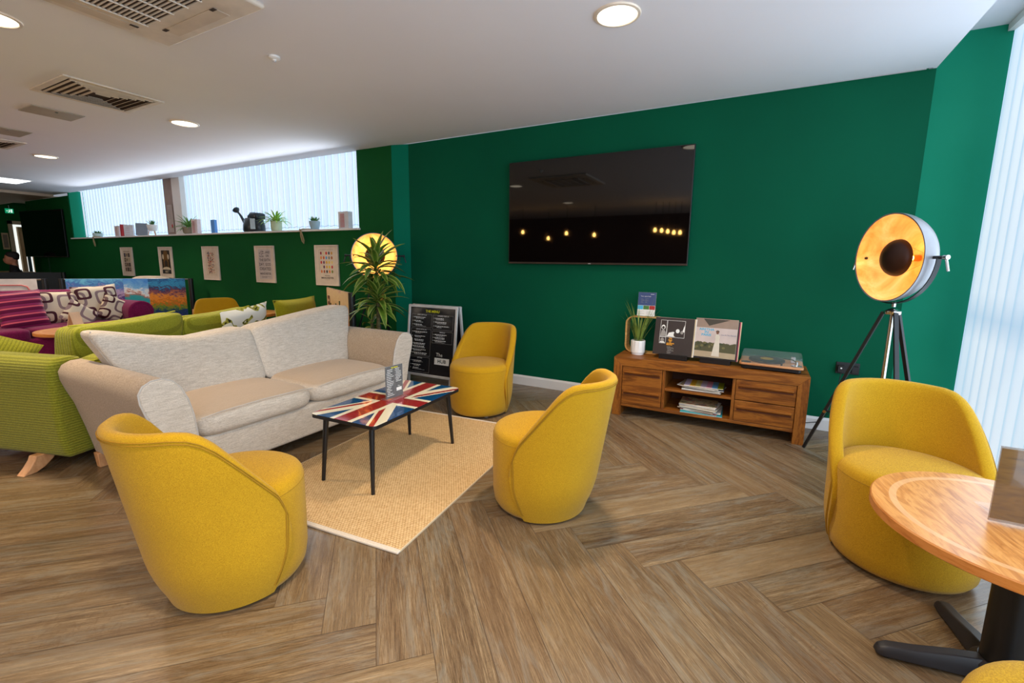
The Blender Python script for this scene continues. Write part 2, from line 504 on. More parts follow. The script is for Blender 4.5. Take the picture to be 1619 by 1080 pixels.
# baseboards
bm = BM(); prism(bm, [(WY-.018, 0), (WY, 0), (WY, .103), (WY-.008, .103), (WY-.018, .085)], -3.675, XR, 'yz'); struct('baseboard_back', bm, WHITE_P, smooth=0)
bm = BM(); prism(bm, [(4.172, 0), (4.19, 0), (4.19, .103), (4.18, .103), (4.172, .085)], -12.7, -3.89, 'yz'); struct('baseboard_left', bm, WHITE_P, smooth=0)
bm = BM(); b2(bm, XR+.002, 1.30, 4.317, 4.335, 0, .1); struct('baseboard_right', bm, WHITE_P, smooth=0, bevel=.003)

# windows
def window(name, x0, x1, y, z0, z1, axis, mat, pitch=.127):
    root = bpy.data.objects.new(name, None); COL.objects.link(root); root['kind'] = 'structure'
    bm = BM(); a = x0
    while a < x1-1e-4:
        b = min(a+pitch, x1); d = .007
        if axis == 'x':
            v = [bm.verts.new(p) for p in ((a, y+d, z0), (b+.006, y-d, z0), (b+.006, y-d, z1), (a, y+d, z1))]
        else:
            v = [bm.verts.new(p) for p in ((y+d, a, z0), (y-d, b+.006, z0), (y-d, b+.006, z1), (y+d, a, z1))]
        bm.faces.new(v); a += pitch
    obj('blind_slats', bm, mat, root, smooth=0)
    bm = BM(); n = int((x1-x0)/pitch)
    pts = []
    for i in range(n*2+1):
        t = x0+(x1-x0)*i/(2*n); zz = z0+.02+(.012 if i % 2 else 0)
        pts.append((t, y-.02, zz) if axis == 'x' else (y-.02, t, zz))
    tube(bm, pts, .0025, 5); obj('bottom_chain', bm, flat(name+'_chain', (150, 176, 214), .5), root)
    return root
window('window_1', -.127*100, -9.2, 4.37, 1.73, 2.75, 'x', BLIND_L)
window('window_2', -.127*69, -4.36, 4.37, 1.73, 2.75, 'x', BLIND_L)
window('window_3', -.127*34, 4.325, XB, .04, HB-.045, 'y', BLIND_R)
bm = BM(); b2(bm, -13, -4.3, 4.43, 4.46, 1.6, 2.9); struct('window_4', bm, flat('daylight_pane', (200, 225, 250), .3, emit=(200, 226, 255), es=.8), smooth=0)
bm = BM(); b2(bm, -9.22, -8.93, 4.30, 4.42, 1.70, 2.9); struct('trim_3', bm, flat('mullion_taupe', (150, 128, 118), .6), smooth=0)
bm = BM(); b2(bm, -8.93, -8.68, 4.29, 4.42, 1.70, 2.9); struct('trim_4', bm, WHITE_P, smooth=0)
bm = BM(); b2(bm, XB-.04, XB+.05, -4.4, 4.33, HB-.045, HB-.001); struct('trim_5', bm, WHITE, smooth=0)
bm = BM(); b2(bm, XB+.10, XB+.14, -4.5, 4.33, 0, HB); struct('wall_side_window', bm, flat('outside_glow', (200, 220, 240), .5, emit=(210, 230, 255), es=.5), smooth=0)

# far doorway
root = bpy.data.objects.new('door_1', None); COL.objects.link(root); root['kind'] = 'structure'
bm = BM(); b2(bm, -17.02, -16.96, 4.33, 4.41, 0, 2.2); b2(bm, -17.02, -16.96, 4.33, 5.3, 2.12, 2.2); obj('door_frame', bm, flat('frame_cream', (190, 170, 140), .6), root)
bm = BM(); b2(bm, -17.6, -17.5, 4.2, 5.5, 0, 2.3); obj('lit_corridor', bm, flat('corridor_glow', (220, 228, 224), .7, emit=(236, 240, 238), es=1.0), root)  # wall panel glows in place of corridor lighting
bm = BM(); R = Matrix.Rotation(radians(20), 3, 'Z')
bx(bm, (-17.25, 4.60, 1.04), (.05, .10, 2.06), R); bx(bm, (-17.25, 4.80, 1.04), (.05, .04, 2.06), R); obj('door_leaf', bm, DOORW, root)
bm = BM(); bx(bm, (-17.2, 4.69, 1.0), (.03, .06, 1.9), R); obj('door_window', bm, flat('door_pane', (70, 90, 100), .2), root)
# ------------------------------------------------------------------ ceiling fittings
def downlight(x, y, label, r=.125):
    t = thing('downlight', label, 'ceiling light', (x, y, H), group='round recessed ceiling downlights')
    bm = BM(); lathe(bm, [(r*.84, -.004), (r*.86, -.010), (r*.97, -.008), (r, -.0005)], 40); obj('rim', bm, DLRIM, t)
    bm = BM(); lathe(bm, [(0, -.006), (r*.84, -.005)], 40); obj('diffuser', bm, DLGLOW, t)
    l = bpy.data.lights.new('glow', 'AREA'); l.shape = 'DISK'; l.size = r*1.5; l.energy = DLW; l.color = (1, .80, .58); l.spread = radians(112)
    lo = bpy.data.objects.new('downlight_lamp', l); COL.objects.link(lo); lo.location = (x, y, H-.02)
    return t
DLW = 19
DLRIM = flat('downlight_rim', (236, 220, 200), .4)
DLGLOW = flat('downlight_glow', (255, 250, 240), .5, emit=(255, 240, 214), es=3.2)
downlight(-.795, 2.616, 'large round downlight glowing above the television wall')
downlight(-5.13, 2.64, 'round downlight nearest the slatted rectangular diffuser')
downlight(-8.49, 2.62, 'small-looking round downlight far along the ceiling by the clerestory blinds')
downlight(-3.90, 1.06, 'round downlight cut off at the top left corner beside the air conditioning cassette')
for x, y in ((-.8, .4), (-.8, -1.8), (-3.9, -1.4), (-6.6, -.8), (-9.2, -.8), (-6.9, .6)):
    downlight(x, y, 'round downlight in the ceiling behind the viewpoint')

def diffuser(x0, x1, y0, y1, label, name='ceiling_diffuser'):
    t = thing(name, label, 'air vent', ((x0+x1)/2, (y0+y1)/2, H), group='slatted rectangular ceiling diffusers')
    w, d = (x1-x0)/2, (y1-y0)/2; f = .045
    bm = BM()
    for a in ((-w, w, -d, -d+f), (-w, w, d-f, d), (-w, -w+f, -d+f, d-f), (w-f, w, -d+f, d-f)): b2(bm, a[0], a[1], a[2], a[3], -.012, -.0005)
    obj('frame', bm, VENTW, t, bevel=.003)
    bm = BM(); b2(bm, -w+f, w-f, -d+f, d-f, -.003, -.0008); obj('duct_backing', bm, VENTD, t)
    bm = BM(); W2, D2 = w-f, d-f
    for k in range(5):      # nested triangular louvres: long sides and short sides
        a = (k+.5)/5.6
        for s in (-1, 1):
            yy = s*D2*(1-a*.9); xe = W2*(1-a*.55)
            bx(bm, (0, yy, -.010), (2*xe, .014, .0025), Matrix.Rotation(s*.7, 3, 'X'))
    for k in range(6):
        for s in (-1, 1):
            xx = s*W2*(1-k*.14-.05); ye = D2*(1-(k+.3)/6.4)
            bx(bm, (xx, 0, -.011), (.014, 2*ye, .0025), Matrix.Rotation(-s*.7, 3, 'Y'))
    obj('louvre', bm, LOUV, t, smooth=0)
    return t
diffuser(-5.24, -4.60, 1.575, 2.225, 'square-edged ceiling diffuser with angled louvres nearest the camera')
diffuser(-8.36, -7.71, 1.62, 2.235, 'slatted ceiling diffuser at the left edge of the photo')
def hatch(x0, x1, y0, y1, label):
    t = thing('access_panel', label, 'ceiling panel', ((x0+x1)/2, (y0+y1)/2, H), group='plain ceiling access panels')
    w, d = (x1-x0)/2, (y1-y0)/2
    bm = BM(); b2(bm, -w, w, -d, d, -.008, -.0005); obj('panel', bm, flat('hatch_grey', (176, 166, 150), .5), t, bevel=.002)
    bm = BM(); lathe(bm, [(0, -.012), (.012, -.011), (.012, -.008)], 12); o = obj('lock', bm, CHROME, t); o.location = (w-.07, 0, 0)
hatch(-6.07, -5.75, 1.73, 2.095, 'plain grey square access panel beyond the near diffuser')
hatch(-7.40, -7.02, 1.74, 2.09, 'plain grey access panel at the left edge between the two diffusers')
# air conditioning cassette
t = thing('air_conditioning_cassette', 'cream four-way ceiling air conditioning cassette with dark grille', 'air conditioner', (-2.87, 1.205, H))
bm = BM(); w = .475
prism(bm, [(-w, -w), (w, -w), (w, w), (-w, w)], -.030, -.0005, 'xy'); obj('cover', bm, VENTW, t, bevel=.022, seg=3)
bm = BM(); g = .27; b2(bm, -g, g, -g, g, -.034, -.0302); obj('grille_backing', bm, VENTD, t)
bm = BM()
for i in range(25): b2(bm, -g, g, -g+.022*i, -g+.022*i+.007, -.040, -.0342)
for xx in (-g, -.14, 0, .14, g-.006): b2(bm, xx, xx+.006, -g, g, -.043, -.0345)
obj('grille', bm, VENTW, t, smooth=0)
for i in range(4):
    bm = BM(); b2(bm, -.25, .25, .335, .42, -.0345, -.0303); o = obj('air_flap', bm, flat('flap_cream', (206, 190, 170), .45), t, bevel=.004); o.rotation_euler = (0, 0, i*pi/2)
    bm = BM(); b2(bm, -.255, -.215, .332, .352, -.0365, -.0346); obj('hinge', bm, VENTD, o, smooth=0)
    bm = BM(); b2(bm, .215, .255, .332, .352, -.0365, -.0346); obj('hinge', bm, VENTD, o, smooth=0)
# ceiling sensor
t = thing('smoke_detector', 'tiny round white sensor on the ceiling between the downlights', 'detector', (-2.94, 2.10, H))
bm = BM(); lathe(bm, [(.036, -.0005), (.036, -.012), (.028, -.018), (.014, -.020), (.012, -.028), (0, -.030)], 24); obj('housing', bm, WHITE, t)
bm = BM(); lathe(bm, [(.010, -.0285), (.009, -.034), (0, -.035)], 14); obj('lens', bm, SILVERP, t)
# square led panel
t = thing('led_panel', 'bright flat square ceiling light panel far left', 'ceiling light', (-11.75, 3.0, H))
bm = BM(); b2(bm, -.36, .36, -.3, .3, -.010, -.0005); obj('frame', bm, WHITE, t)
bm = BM(); b2(bm, -.34, .34, -.28, .28, -.013, -.0105); obj('diffuser', bm, flat('panel_glow', (255, 255, 255), .5, emit=(245, 250, 255), es=3.5), t)

# exit sign
t = thing('exit_sign', 'small illuminated green running-man exit sign hanging far left', 'sign', (-16.6, 4.30, 2.42)); t.scale = (.55,)*3
bm = BM(); b2(bm, -.02, .02, -.13, .13, -.10, .10); obj('housing', bm, flat('exit_green', (10, 150, 100), .4, emit=(20, 190, 130), es=.5), t)
bm = BM(); b2(bm, .021, .023, -.02, .02, -.04, .03); b2(bm, .021, .023, .04, .09, -.07, .07); disc_pts = None
b2(bm, .021, .023, -.012, .012, .035, .06); b2(bm, .021, .023, -.05, .0, -.07, -.05); b2(bm, .021, .023, -.10, -.05, -.01, .01)
obj('running_man_symbol', bm, flat('exit_white', (235, 255, 245), .4, emit=(235, 255, 245), es=.9), t, smooth=0)
bm = BM(); tube(bm, [(0, 0, .1), (0, 0, .26)], .008, 6); obj('hanger', bm, CHROME, t)

# ------------------------------------------------------------------ yellow tub chairs
def back_h(phi):
    T = [(0, .746), (42, .744), (50, .736), (56, .716), (62, .680), (70, .615), (78, .548), (85, .490), (91, .440), (96, .385), (100, .325), (102, .27)]
    a = abs(phi)
    for (x0, y0), (x1, y1) in zip(T, T[1:]):
        if a <= x1: 
            k = (a-x0)/(x1-x0); return y0+(y1-y0)*k
    return T[-1][1]
def tub_chair(label, loc, rz):
    """faces +X"""
    t = thing('tub_chair', label, 'chair', loc, rz, 'yellow tub chairs')
    R0 = .262
    bm = BM(); lathe(bm, [(0, .016), (.215, .016), (.238, .022), (.252, .045), (R0-.002, .10), (R0, .25), (R0, .39), (R0-.001, .400), (R0-.004, .415), (R0-.012, .430), (R0-.028, .441), (.20, .447), (.10, .451), (0, .452)], 64)
    s = obj('seat', bm, YEL, t, smooth=50)
    bm = BM(); tube(bm, [((R0-.001)*cos(k*2*pi/64), (R0-.001)*sin(k*2*pi/64), .3985) for k in range(64)], .0014, 5, closed=True); obj('seam', bm, YPIPE, s)
    # wrap-round shell
    bm = BM(); PH = 102; n = 96; nv = 18; th = .050
    def pt(phi, z, off, htop):
        lean = max(0, z-.05); k = min(1, z/.22)
        r = .238+.042*(k*(2-k)) if z < .22 else .280
        phi = phi*(1-.17*max(0, 1-z/.30)**2)
        r += off
        # flatten the back rest a little towards the top and lean it outwards
        f = lean/.69
        xb, yb = -r*cos(phi), -r*sin(phi)
        xb = xb-(.110*f*max(0, cos(phi))**.8)
        yb = yb*(1+.08*max(0, f-.4))
        return Vector((xb, yb, z))
    rows = []
    for i in range(n+1):
        d = -PH+2*PH*i/n; phi = radians(d); h = back_h(d)
        e = max(0, (abs(d)-90)/12); tt = th*(1-.60*e*e)
        prof = []
        for j in range(nv+1):
            z = .014+(h-.022-.014)*j/nv; prof.append(pt(phi, z, 0, h))
        for a in (35, 70, 110, 145):
            aa = radians(a); prof.append(pt(phi, h-.022+.022*sin(aa), -tt/2+tt/2*cos(aa), h))
        for j in range(nv, -1, -1):
            z = .014+(h-.022-.014)*j/nv; prof.append(pt(phi, z, -tt, h))
        rows.append([bm.verts.new(p) for p in prof])
    m = len(rows[0])
    for a, b in zip(rows, rows[1:]):
        for j in range(m): bm.faces.new((a[j], a[(j+1) % m], b[(j+1) % m], b[j]))
    bm.faces.new(rows[0]); bm.faces.new(rows[-1][::-1])
    bk = obj('backrest', bm, YEL, t, smooth=60)
    for o_, rr in ((.026, .0024), (.016, .0018)):
        bm = BM(); pts = []
        for i in range(8): pts.append(pt(radians(-PH+o_*190-.0), .05+(back_h(PH)-.05-.05)*i/8, .0015, 0))
        for i in range(n+1):
            d = -PH+o_*190+(2*PH-2*o_*190)*i/n; pts.append(pt(radians(d), back_h(d*1.0)-o_-.006, .0015, 0))
        for i in range(8): pts.append(pt(radians(PH-o_*190), .05+(back_h(PH)-.05-.05)*(7-i)/8, .0015, 0))
        tube(bm, pts, rr, 6); obj('piping', bm, YPIPE, bk)
    bm = BM(); lathe(bm, [(0, .008), (.19, .008), (.19, .016), (0, .016)], 40); obj('plinth', bm, BLKM, t)
    for a in (45, 135, 225, 315):
        bm = BM(); lathe(bm, [(0, 0), (.016, 0), (.018, .004), (.018, .010), (0, .010)], 14); o = obj('glide', bm, SILVERP, t); o.location = (.18*cos(radians(a)), .18*sin(radians(a)), 0)
    return t
c1 = tub_chair('yellow tub chair in the left foreground seen from behind', (-1.815, .985, 0), radians(90))
dup(c1, (-.965, 2.128, 0), radians(181.6), 'yellow tub chair to the right of the flag coffee table, side on')
dup(c1, (-2.085, 3.270, 0), radians(-86), 'yellow tub chair beside the menu board at the far end of the rug')
dup(c1, (.645, 2.455, 0), radians(-84), 'yellow tub chair under the studio lamp by the window', scale=(1.03, 1.03, 1))
dup(c1, (.69, 1.10, 0), radians(118), 'yellow tub chair whose round seat just shows in the bottom right corner')
# ------------------------------------------------------------------ rug and coffee table
def rug():
    M = MAT('jute_weave'); v = M.coord(); x, y, z = M.xyz(v)
    row = (y/.013)._m('FLOOR'); u = x/.016+row*.5
    a = (u*2*pi).sin(); b = ((y/.013).fract()-.5).abs()*2
    h = a*.5+(1-b)*.7
    n = M.noise(v, 60, 3); n2 = M.noise(v, 5, 3)
    col = M.ramp(h*.28+n*.6+.08, [(.22, (166, 130, 84)), (.48, (208, 174, 124)), (.72, (230, 200, 154))])
    col = M.mix(n2*.3, col, (190, 150, 100))
    M.base(col); M.set(.95, 0, .1); M.bump(h+n*.6, .5, .003)
    t = thing('jute_rug', 'woven natural jute rug with pale bound ends under the flag coffee table', 'rug', (-1.325, 1.389, 0), radians(5))
    W, L = 1.13, 1.70
    bm = BM(); nx, ny = 1, 1
    b2(bm, -W, 0, .022, L-.022, .0005, .011); obj('woven_field', bm, M.m, t, bevel=.003)
    for y0 in (0, L-.026):
        bm = BM(); b2(bm, -W-.002, .002, y0, y0+.026, .0005, .0125); obj('bound_edge', bm, fabric('rug_binding', (212, 196, 176), (232, 220, 204), 300, .5), t, bevel=.004)
    for xx in (-W-.003, -.004):
        bm = BM(); b2(bm, xx, xx+.007, .02, L-.02, .0005, .0118); obj('side_edge', bm, fabric('rug_side', (200, 176, 140), (222, 200, 166), 300, .5), t, bevel=.002)
rug()

def flag_mat():
    M = MAT('union_flag_gloss'); x, y, z = M.xyz(M.coord()); W, L = .24, .43
    u, v = x/W, y/L                      # u across (short), v along (long)
    ax, ay = x.abs(), y.abs()
    # diagonals: distance from lines through the corners
    ln = sqrt(W*W+L*L)
    d1 = (x*L-y*W)/ln; d2 = (x*L+y*W)/ln
    sal = (d1.abs()._m('LESS_THAN', .050)).max(d2.abs()._m('LESS_THAN', .050))
    # counterchanged red saltire: narrow stripe to one side of each half diagonal
    s = ((x*y) > 0)
    sgn = ((y > 0)*2-1)
    r1 = ((d1*sgn) > .004)*((d1*sgn) < .034)*s
    r2 = ((d2*sgn) > .004)*((d2*sgn) < .034)*(1-s)
    redS = r1.max(r2)
    cw = (ax < .082).max(ay < .086); cr = (ax < .050).max(ay < .054)
    n = M.noise(M.coord(), 8, 3)
    col = M.mix(n, (12, 62, 112), (24, 76, 126))
    col = M.mix(sal, col, (240, 230, 200)); col = M.mix(redS, col, (164, 40, 46)); col = M.mix(cw, col, (240, 230, 200)); col = M.mix(cr, col, (158, 34, 40))
    M.base(col); M.set(.08, 0, .6, Coat_Weight=.4, Coat_Roughness=.04)
    return M.m
t = thing('coffee_table', 'glossy flag-printed coffee table with four black splayed legs on the jute rug', 'table', (-2.012, 2.110, .0115), radians(3))
def rr(w, l, r, n=6):
    P = []
    for cx, cy, a0 in ((w-r, l-r, 0), (-w+r, l-r, 90), (-w+r, -l+r, 180), (w-r, -l+r, 270)):
        for k in range(n+1):
            a = radians(a0+90*k/n); P.append((cx+r*cos(a), cy+r*sin(a)))
    return P
bm = BM(); prism(bm, rr(.24, .43, .028), .4085, .4115, 'xy'); obj('tabletop', bm, [flag_mat()], t, bevel=.0015)
bm = BM(); prism(bm, rr(.2405, .4305, .028), .388, .4083, 'xy'); obj('underside_panel', bm, BLK, t, bevel=.002)
for sx in (-1, 1):
    for sy in (-1, 1):
        bm = BM(); tube(bm, [(sx*.172, sy*.375, .388), (sx*.19, sy*.405, 0)], [.0165, .0105], 18); obj('leg', bm, BLK, t)
        bm = BM(); lathe(bm, [(0, .380), (.028, .380), (.028, .388), (0, .388)], 18); o = obj('leg_plate', bm, BLKM, t); o.location = (sx*.172, sy*.375, 0)

def dash_block(bm, x0, x1, z0, z1, rows, mi, rnd, y=-.001, lead=True, hgt=.38):
    """small print as broken word-length strokes (illegible in the photo)"""
    dz = (z1-z0)/rows
    for i in range(rows):
        z = z1-dz*(i+.5); x = x0+(0 if rnd.random() < .6 else (x1-x0)*.08); xe = x0+(x1-x0)*rnd.uniform(.45, 1)
        while x < xe:
            w = (x1-x0)*rnd.uniform(.05, .16); e = min(x+w, xe)
            if e > x: rect(bm, x, e, z-dz*hgt/2, z+dz*hgt/2, y, mi)
            x = e+(x1-x0)*.025
def menu_art(w, h, parent, y=-.002, big=True):
    rnd = random.Random(3)
    bm = BM(); mats = [PRINTW, PRINTY, PRINTG]
    add_text(bm, 'THE MENU', h*.052, 0, h*.445, 1, y=y, bold=.0008 if big else .0003)
    L, Rr = -w*.46, w*.46
    def frame(x0, x1, z0, z1, e=w*.004):
        rect(bm, x0, x1, z0, z0+e, y, 2); rect(bm, x0, x1, z1-e, z1, y, 2); rect(bm, x0, x0+e, z0, z1, y, 2); rect(bm, x1-e, x1, z0, z1, y, 2)
    frame(L, -w*.01, h*.20, h*.40); frame(L, -w*.01, -h*.23, h*.18); frame(L, -w*.01, -h*.48, -h*.25)
    frame(w*.02, Rr, h*.18, h*.40); frame(w*.02, Rr, -h*.02, h*.16)
    for (tx, cx, z) in (('LIGHT BITES £6', -.235, .387), ('LARGE BITES £10', -.235, .167), ('EXTRAS', -.235, -.265), ('LOADED FRIES £6', .24, .387), ('SIDES £3', .24, .145)):
        add_text(bm, tx, h*.026, cx*w, z*h, 0, y=y)
    def items(x0, x1, zs):
        for z in zs:
            rect(bm, x0*w, x0*w+w*.012, z*h-h*.004, z*h+h*.004, y, 0)
            dash_block(bm, (x0+.03)*w, x1*w, z*h-h*.006, z*h+h*.006, 1, 0, rnd, y, hgt=.8)
            dash_block(bm, (x0+.05)*w, (x1-.05)*w, z*h-h*.026, z*h-h*.010, 2 if rnd.random() < .4 else 1, 0, rnd, y, hgt=.4)
    items(-.44, -.06, (.35, .295, .24)); items(-.44, -.04, (.13, .065, .01, -.045, -.09, -.14, -.19)); items(-.44, -.06, (-.31, -.37, -.42))
    items(.04, .40, (.35, .295, .235)); items(.04, .38, (.11, .065, .02))
    add_text(bm, 'The', h*.075, w*.20, -h*.19, 0, y=y)
    rect(bm, w*.10, w*.42, -h*.335, -h*.235, y, 0)
    obj('menu_print', bm, mats, parent, smooth=0)
    bm = BM(); add_text(bm, 'HUB', h*.075, w*.26, -h*.285, 0, y=y-.0006, bold=.001 if big else .0003); obj('logo_letters', bm, [MENUBG], parent, smooth=0)

# table-top menu on the flag table
t = thing('menu_holder', 'clear acrylic menu stand with black menu on the flag coffee table', 'menu holder', (-2.024, 2.146, .424), radians(88))
bm = BM(); b2(bm, -.080, .080, -.045, .045, 0, .003); obj('base', bm, ACRYL, t, smooth=0, bevel=.001)
bm = BM(); b2(bm, -.076, .076, -.004, -.0025, .003, .215); b2(bm, -.076, .076, .0025, .004, .003, .215); obj('sleeve', bm, ACRYL, t, smooth=0)
bm = BM(); b2(bm, -.074, .074, -.002, .002, .004, .213); o = obj('menu_card', bm, flat('menu_card', (52, 52, 54), .3), t, smooth=0)
e = bpy.data.objects.new('menu_front', None); 
bm = BM()
h_ = .205; rnd = random.Random(5)
add_text(bm, 'THE MENU', .0125, 0, .201, 1, y=-.0046, bold=.0003)
for i in range(16): dash_block(bm, -.068, -.006, .188-.0112*i, .194-.0112*i, 1, 0, rnd, -.0046, hgt=.62)
for i in range(9): dash_block(bm, .006, .066, .188-.0105*i, .194-.0105*i, 1, 0, rnd, -.0046, hgt=.62)
rect(bm, -.001, 0, .02, .19, -.0046, 2); add_text(bm, 'The', .013, .036, .072, 0, y=-.0046); rect(bm, .014, .060, .042, .064, -.0046, 0)
obj('menu_print', bm, [PRINTW, PRINTY, PRINTG], t, smooth=0)

# ------------------------------------------------------------------ sofas
def arm_poly(side, cy, mir=1, k=1.0, straight=False):
    pr = [(.885, .09), (.905, .20), (.925, .30), (.955, .435), (.985, .52), (1.003, .585), (1.006, .635), (.985, .672), (.945, .692), (.895, .694), (.85, .672), (.815, .63), (.785, .56), (.765, .47), (.755, .35), (.75, .20), (.75, .09)]
    if straight:
        pr = [(.93, .09), (.955, .2), (.968, .40), (.972, .58), (.970, .66), (.952, .70), (.91, .718), (.85, .715), (.80, .70), (.77, .66), (.757, .55), (.75, .35), (.75, .09)]
    return [(cy+side*a, b) for a, b in pr]

def sofa(name, label, loc, rz, mats, half=1.0, depth=1.0, legs='block', straight=False, cush=2, group=None, roll=False):
    """local: faces +X, arms at +-Y"""
    fab, seatm, armm, pip, legm = mats
    t = thing(name, label, 'sofa' if half > .8 else 'armchair', loc, rz, group)
    xf, xb = .50*depth, -.46*depth; dy = half-1.0
    # base
    bm = BM(); b2(bm, xb+.02, xf-.03, -.755-dy, .755+dy, .09, .31); obj('base', bm, fab, t, bevel=.02, seg=3)
    # arms
    for s in (-1, 1):
        poly = [(y+s*dy, z) for y, z in arm_poly(s, 0, straight=straight)]
        bm = BM()
        n = 8; rows = []
        for i in range(n+1):
            x = xb+(xf-.005-xb)*i/n
            rows.append([bm.verts.new((x, y, z)) for y, z in poly])
        m = len(poly)
        for a, b in zip(rows, rows[1:]):
            for j in range(m): bm.faces.new((a[j], a[(j+1) % m], b[(j+1) % m], b[j]))
        bm.faces.new(rows[0]); bm.faces.new(rows[-1][::-1])
        arm = obj('arm', bm, armm, t, smooth=50, bevel=.03 if straight else .012, seg=4)
        bm = BM(); cy = sum(p[0] for p in poly)/m; cz = sum(p[1] for p in poly)/m
        inn = [(cy+(y-cy)*.955, cz+(z-cz)*.985) for y, z in poly]
        prism(bm, inn, xf-.008, xf+.006, 'yz'); obj('front_panel', bm, fab, arm, smooth=50, bevel=.005)
        bm = BM(); tube(bm, [(xf-.001, cy+(y-cy)*.985, cz+(z-cz)*.995) for y, z in poly], .0045, 6, closed=True); obj('piping', bm, pip, arm)
    # back frame
    def lean(x, y, z): return (x-.10*max(0, z-.3), y, z)
    bh = .60 if straight else .64
    bm = BM(); soft(bm, (.17, 2*(.80+dy), bh), 10, 8, f=lean, c=(xb+.10, 0, .09+bh/2)); obj('back_frame', bm, armm, t)
    # seat cushions
    wy = 2*(.755+dy)/cush
    for i in range(cush):
        c = -(.755+dy)+wy*(i+.5)
        def sf(x, y, z, c=c):
            d = (y-c)/(wy/2); e = max(0, (x-.25)/.27)
            return (x, y, z-.018*d*d*(z > .38)-.012*e*e*(z > .38))
        bm = BM(); soft(bm, (.60, wy+.004, .17), 14, 7, f=sf, c=(xf-.30+.015, c, .385), exz=4)
        cu = obj('seat_cushion', bm, seatm, t)
        bm = BM(); zz = .452; yy = wy/2-.02
        tube(bm, [(xf+.006, c-yy, zz-.02), (xf+.010, c-yy*.7, zz-.006), (xf+.012, c, zz), (xf+.010, c+yy*.7, zz-.006), (xf+.006, c+yy, zz-.02)], .003, 6); obj('piping', bm, pip, cu)
    return t, xf, xb, wy, dy

def slump_cushion(bm, c, wy, outer, zt=.88, inner=.80, over=.16):
    """tall back cushion; outer=+1/-1 side flares up and out over the arm"""
    def f(x, y, z):
        d = (y-c)/(wy/2); o = d*outer                    # +1 at the outer end
        kz = max(0, (z-.45)/.43)
        z2 = .45+(z-.45)*(1+0*kz)
        lift = ((-.105+.125*max(0, o)**1.3+.03*max(0, -o)) if outer < 0 else (-.04+.065*max(0, o)-.045*max(0, -o)))
        z2 += lift*kz
        y2 = y+outer*over*max(0, o)*kz**1.2
        x2 = x-.36*(z-.45)-.02*d*d
        x2 += .012*sin(9*y)*kz
        return (x2, y2, z2)
    return f

# grey sofa
gs, xf, xb, wy, dy = sofa('grey_sofa', 'large pale grey two-cushion sofa with beige arms behind the flag coffee table', (-3.14, 2.03, 0), 0, (GREY, GREYSEAT, BEIGE, YPIPE2, LEGW))
for i, (c, o) in enumerate(((-.39, -1), (.39, 1))):
    bm = BM(); soft(bm, (.20, .80, .48), 20, 9, f=slump_cushion(bm, c, .80, o), c=(-.10, c, .645), exz=9)
    cu = obj('back_cushion', bm, GREY, gs)
    # piping on the outer seam
    bm = BM(); f = slump_cushion(None, c, .80, o); pts = []
    for k in range(15):
        z = .46+.41*k/14; zz = z; yy = c+o*(.395-.03*max(0, (z-.8)/.08)**2); pts.append(Vector(f(-.045, yy, zz))+Vector((0, o*.004, 0)))
    tube(bm, pts, .004, 6); obj('piping', bm, YPIPE2, cu)
for x, y in ((.43, -.86), (.43, .86), (-.42, -.87), (-.42, .87)):
    bm = BM(); prism(bm, [(-.03, -.03), (.03, -.03), (.03, .03), (-.03, .03)], 0, .095, 'xy')
    for v in bm.verts:
        if v.co.z < .01: v.co.x *= .75; v.co.y *= .75
    o = obj('leg', bm, LEGW, gs, bevel=.004); o.location = (x, y, 0)

# lime sofa, back to back with the grey one (faces the magenta sofa)
ls, xf, xb, wy, dy = sofa('lime_sofa', 'lime green corduroy sofa standing back to back with the grey sofa', (-4.31, 1.78, 0), pi+radians(17), (LIME, LIME, LIME, LPIPE, LEGW), straight=True)
for i, c in enumerate((.275, -.52)):
    def f(x, y, z, c=c):
        k = (z-.45)/.42; d = (y-c)/.4
        return (x-.16*(z-.45), y, z-.02*k*(1-d*d)-.012*k*d)
    bm = BM(); soft(bm, (.20, .80, .44), 18, 9, f=f, c=(-.10, c, .65-.03*i), exz=9)
    cu = obj('back_cushion', bm, LIME2, ls)
    bm = BM(); tube(bm, [f(-.115, c-.38+.76*k/12, .869-.03*i) for k in range(13)], .005, 6); obj('piping', bm, LPIPE, cu)
for x, y in ((.30, -.90), (.30, .90), (-.22, -.90), (-.22, .90)):
    bm = BM(); sx = 1 if x > 0 else -1
    prof = [(0, .10), (.02, .06), (.06, .02), (.10, 0)]
    for a, b, w0, w1 in ((0, 1, .11, .095), (1, 2, .095, .075), (2, 3, .075, .06)):
        pass
    L_ = [bm.verts.new((sx*(o), yy, z)) for (o, z) in ((-.05, .10), (-.02, .055), (.03, .018), (.075, 0), (.14, 0), (.105, .035), (.075, .075), (.065, .10)) for yy in (-.03, .03)]
    a = L_[0::2]; b = L_[1::2]; bm.faces.new(a); bm.faces.new(b[::-1])
    for k in range(8): bm.faces.new((a[k], b[k], b[(k+1) % 8], a[(k+1) % 8]))
    o = obj('leg', bm, LEGW, ls, bevel=.004); o.location = (x, y, 0); o.rotation_euler = (0, 0, (pi/2 if sx > 0 else -pi/2)*(1 if y > 0 else -1))

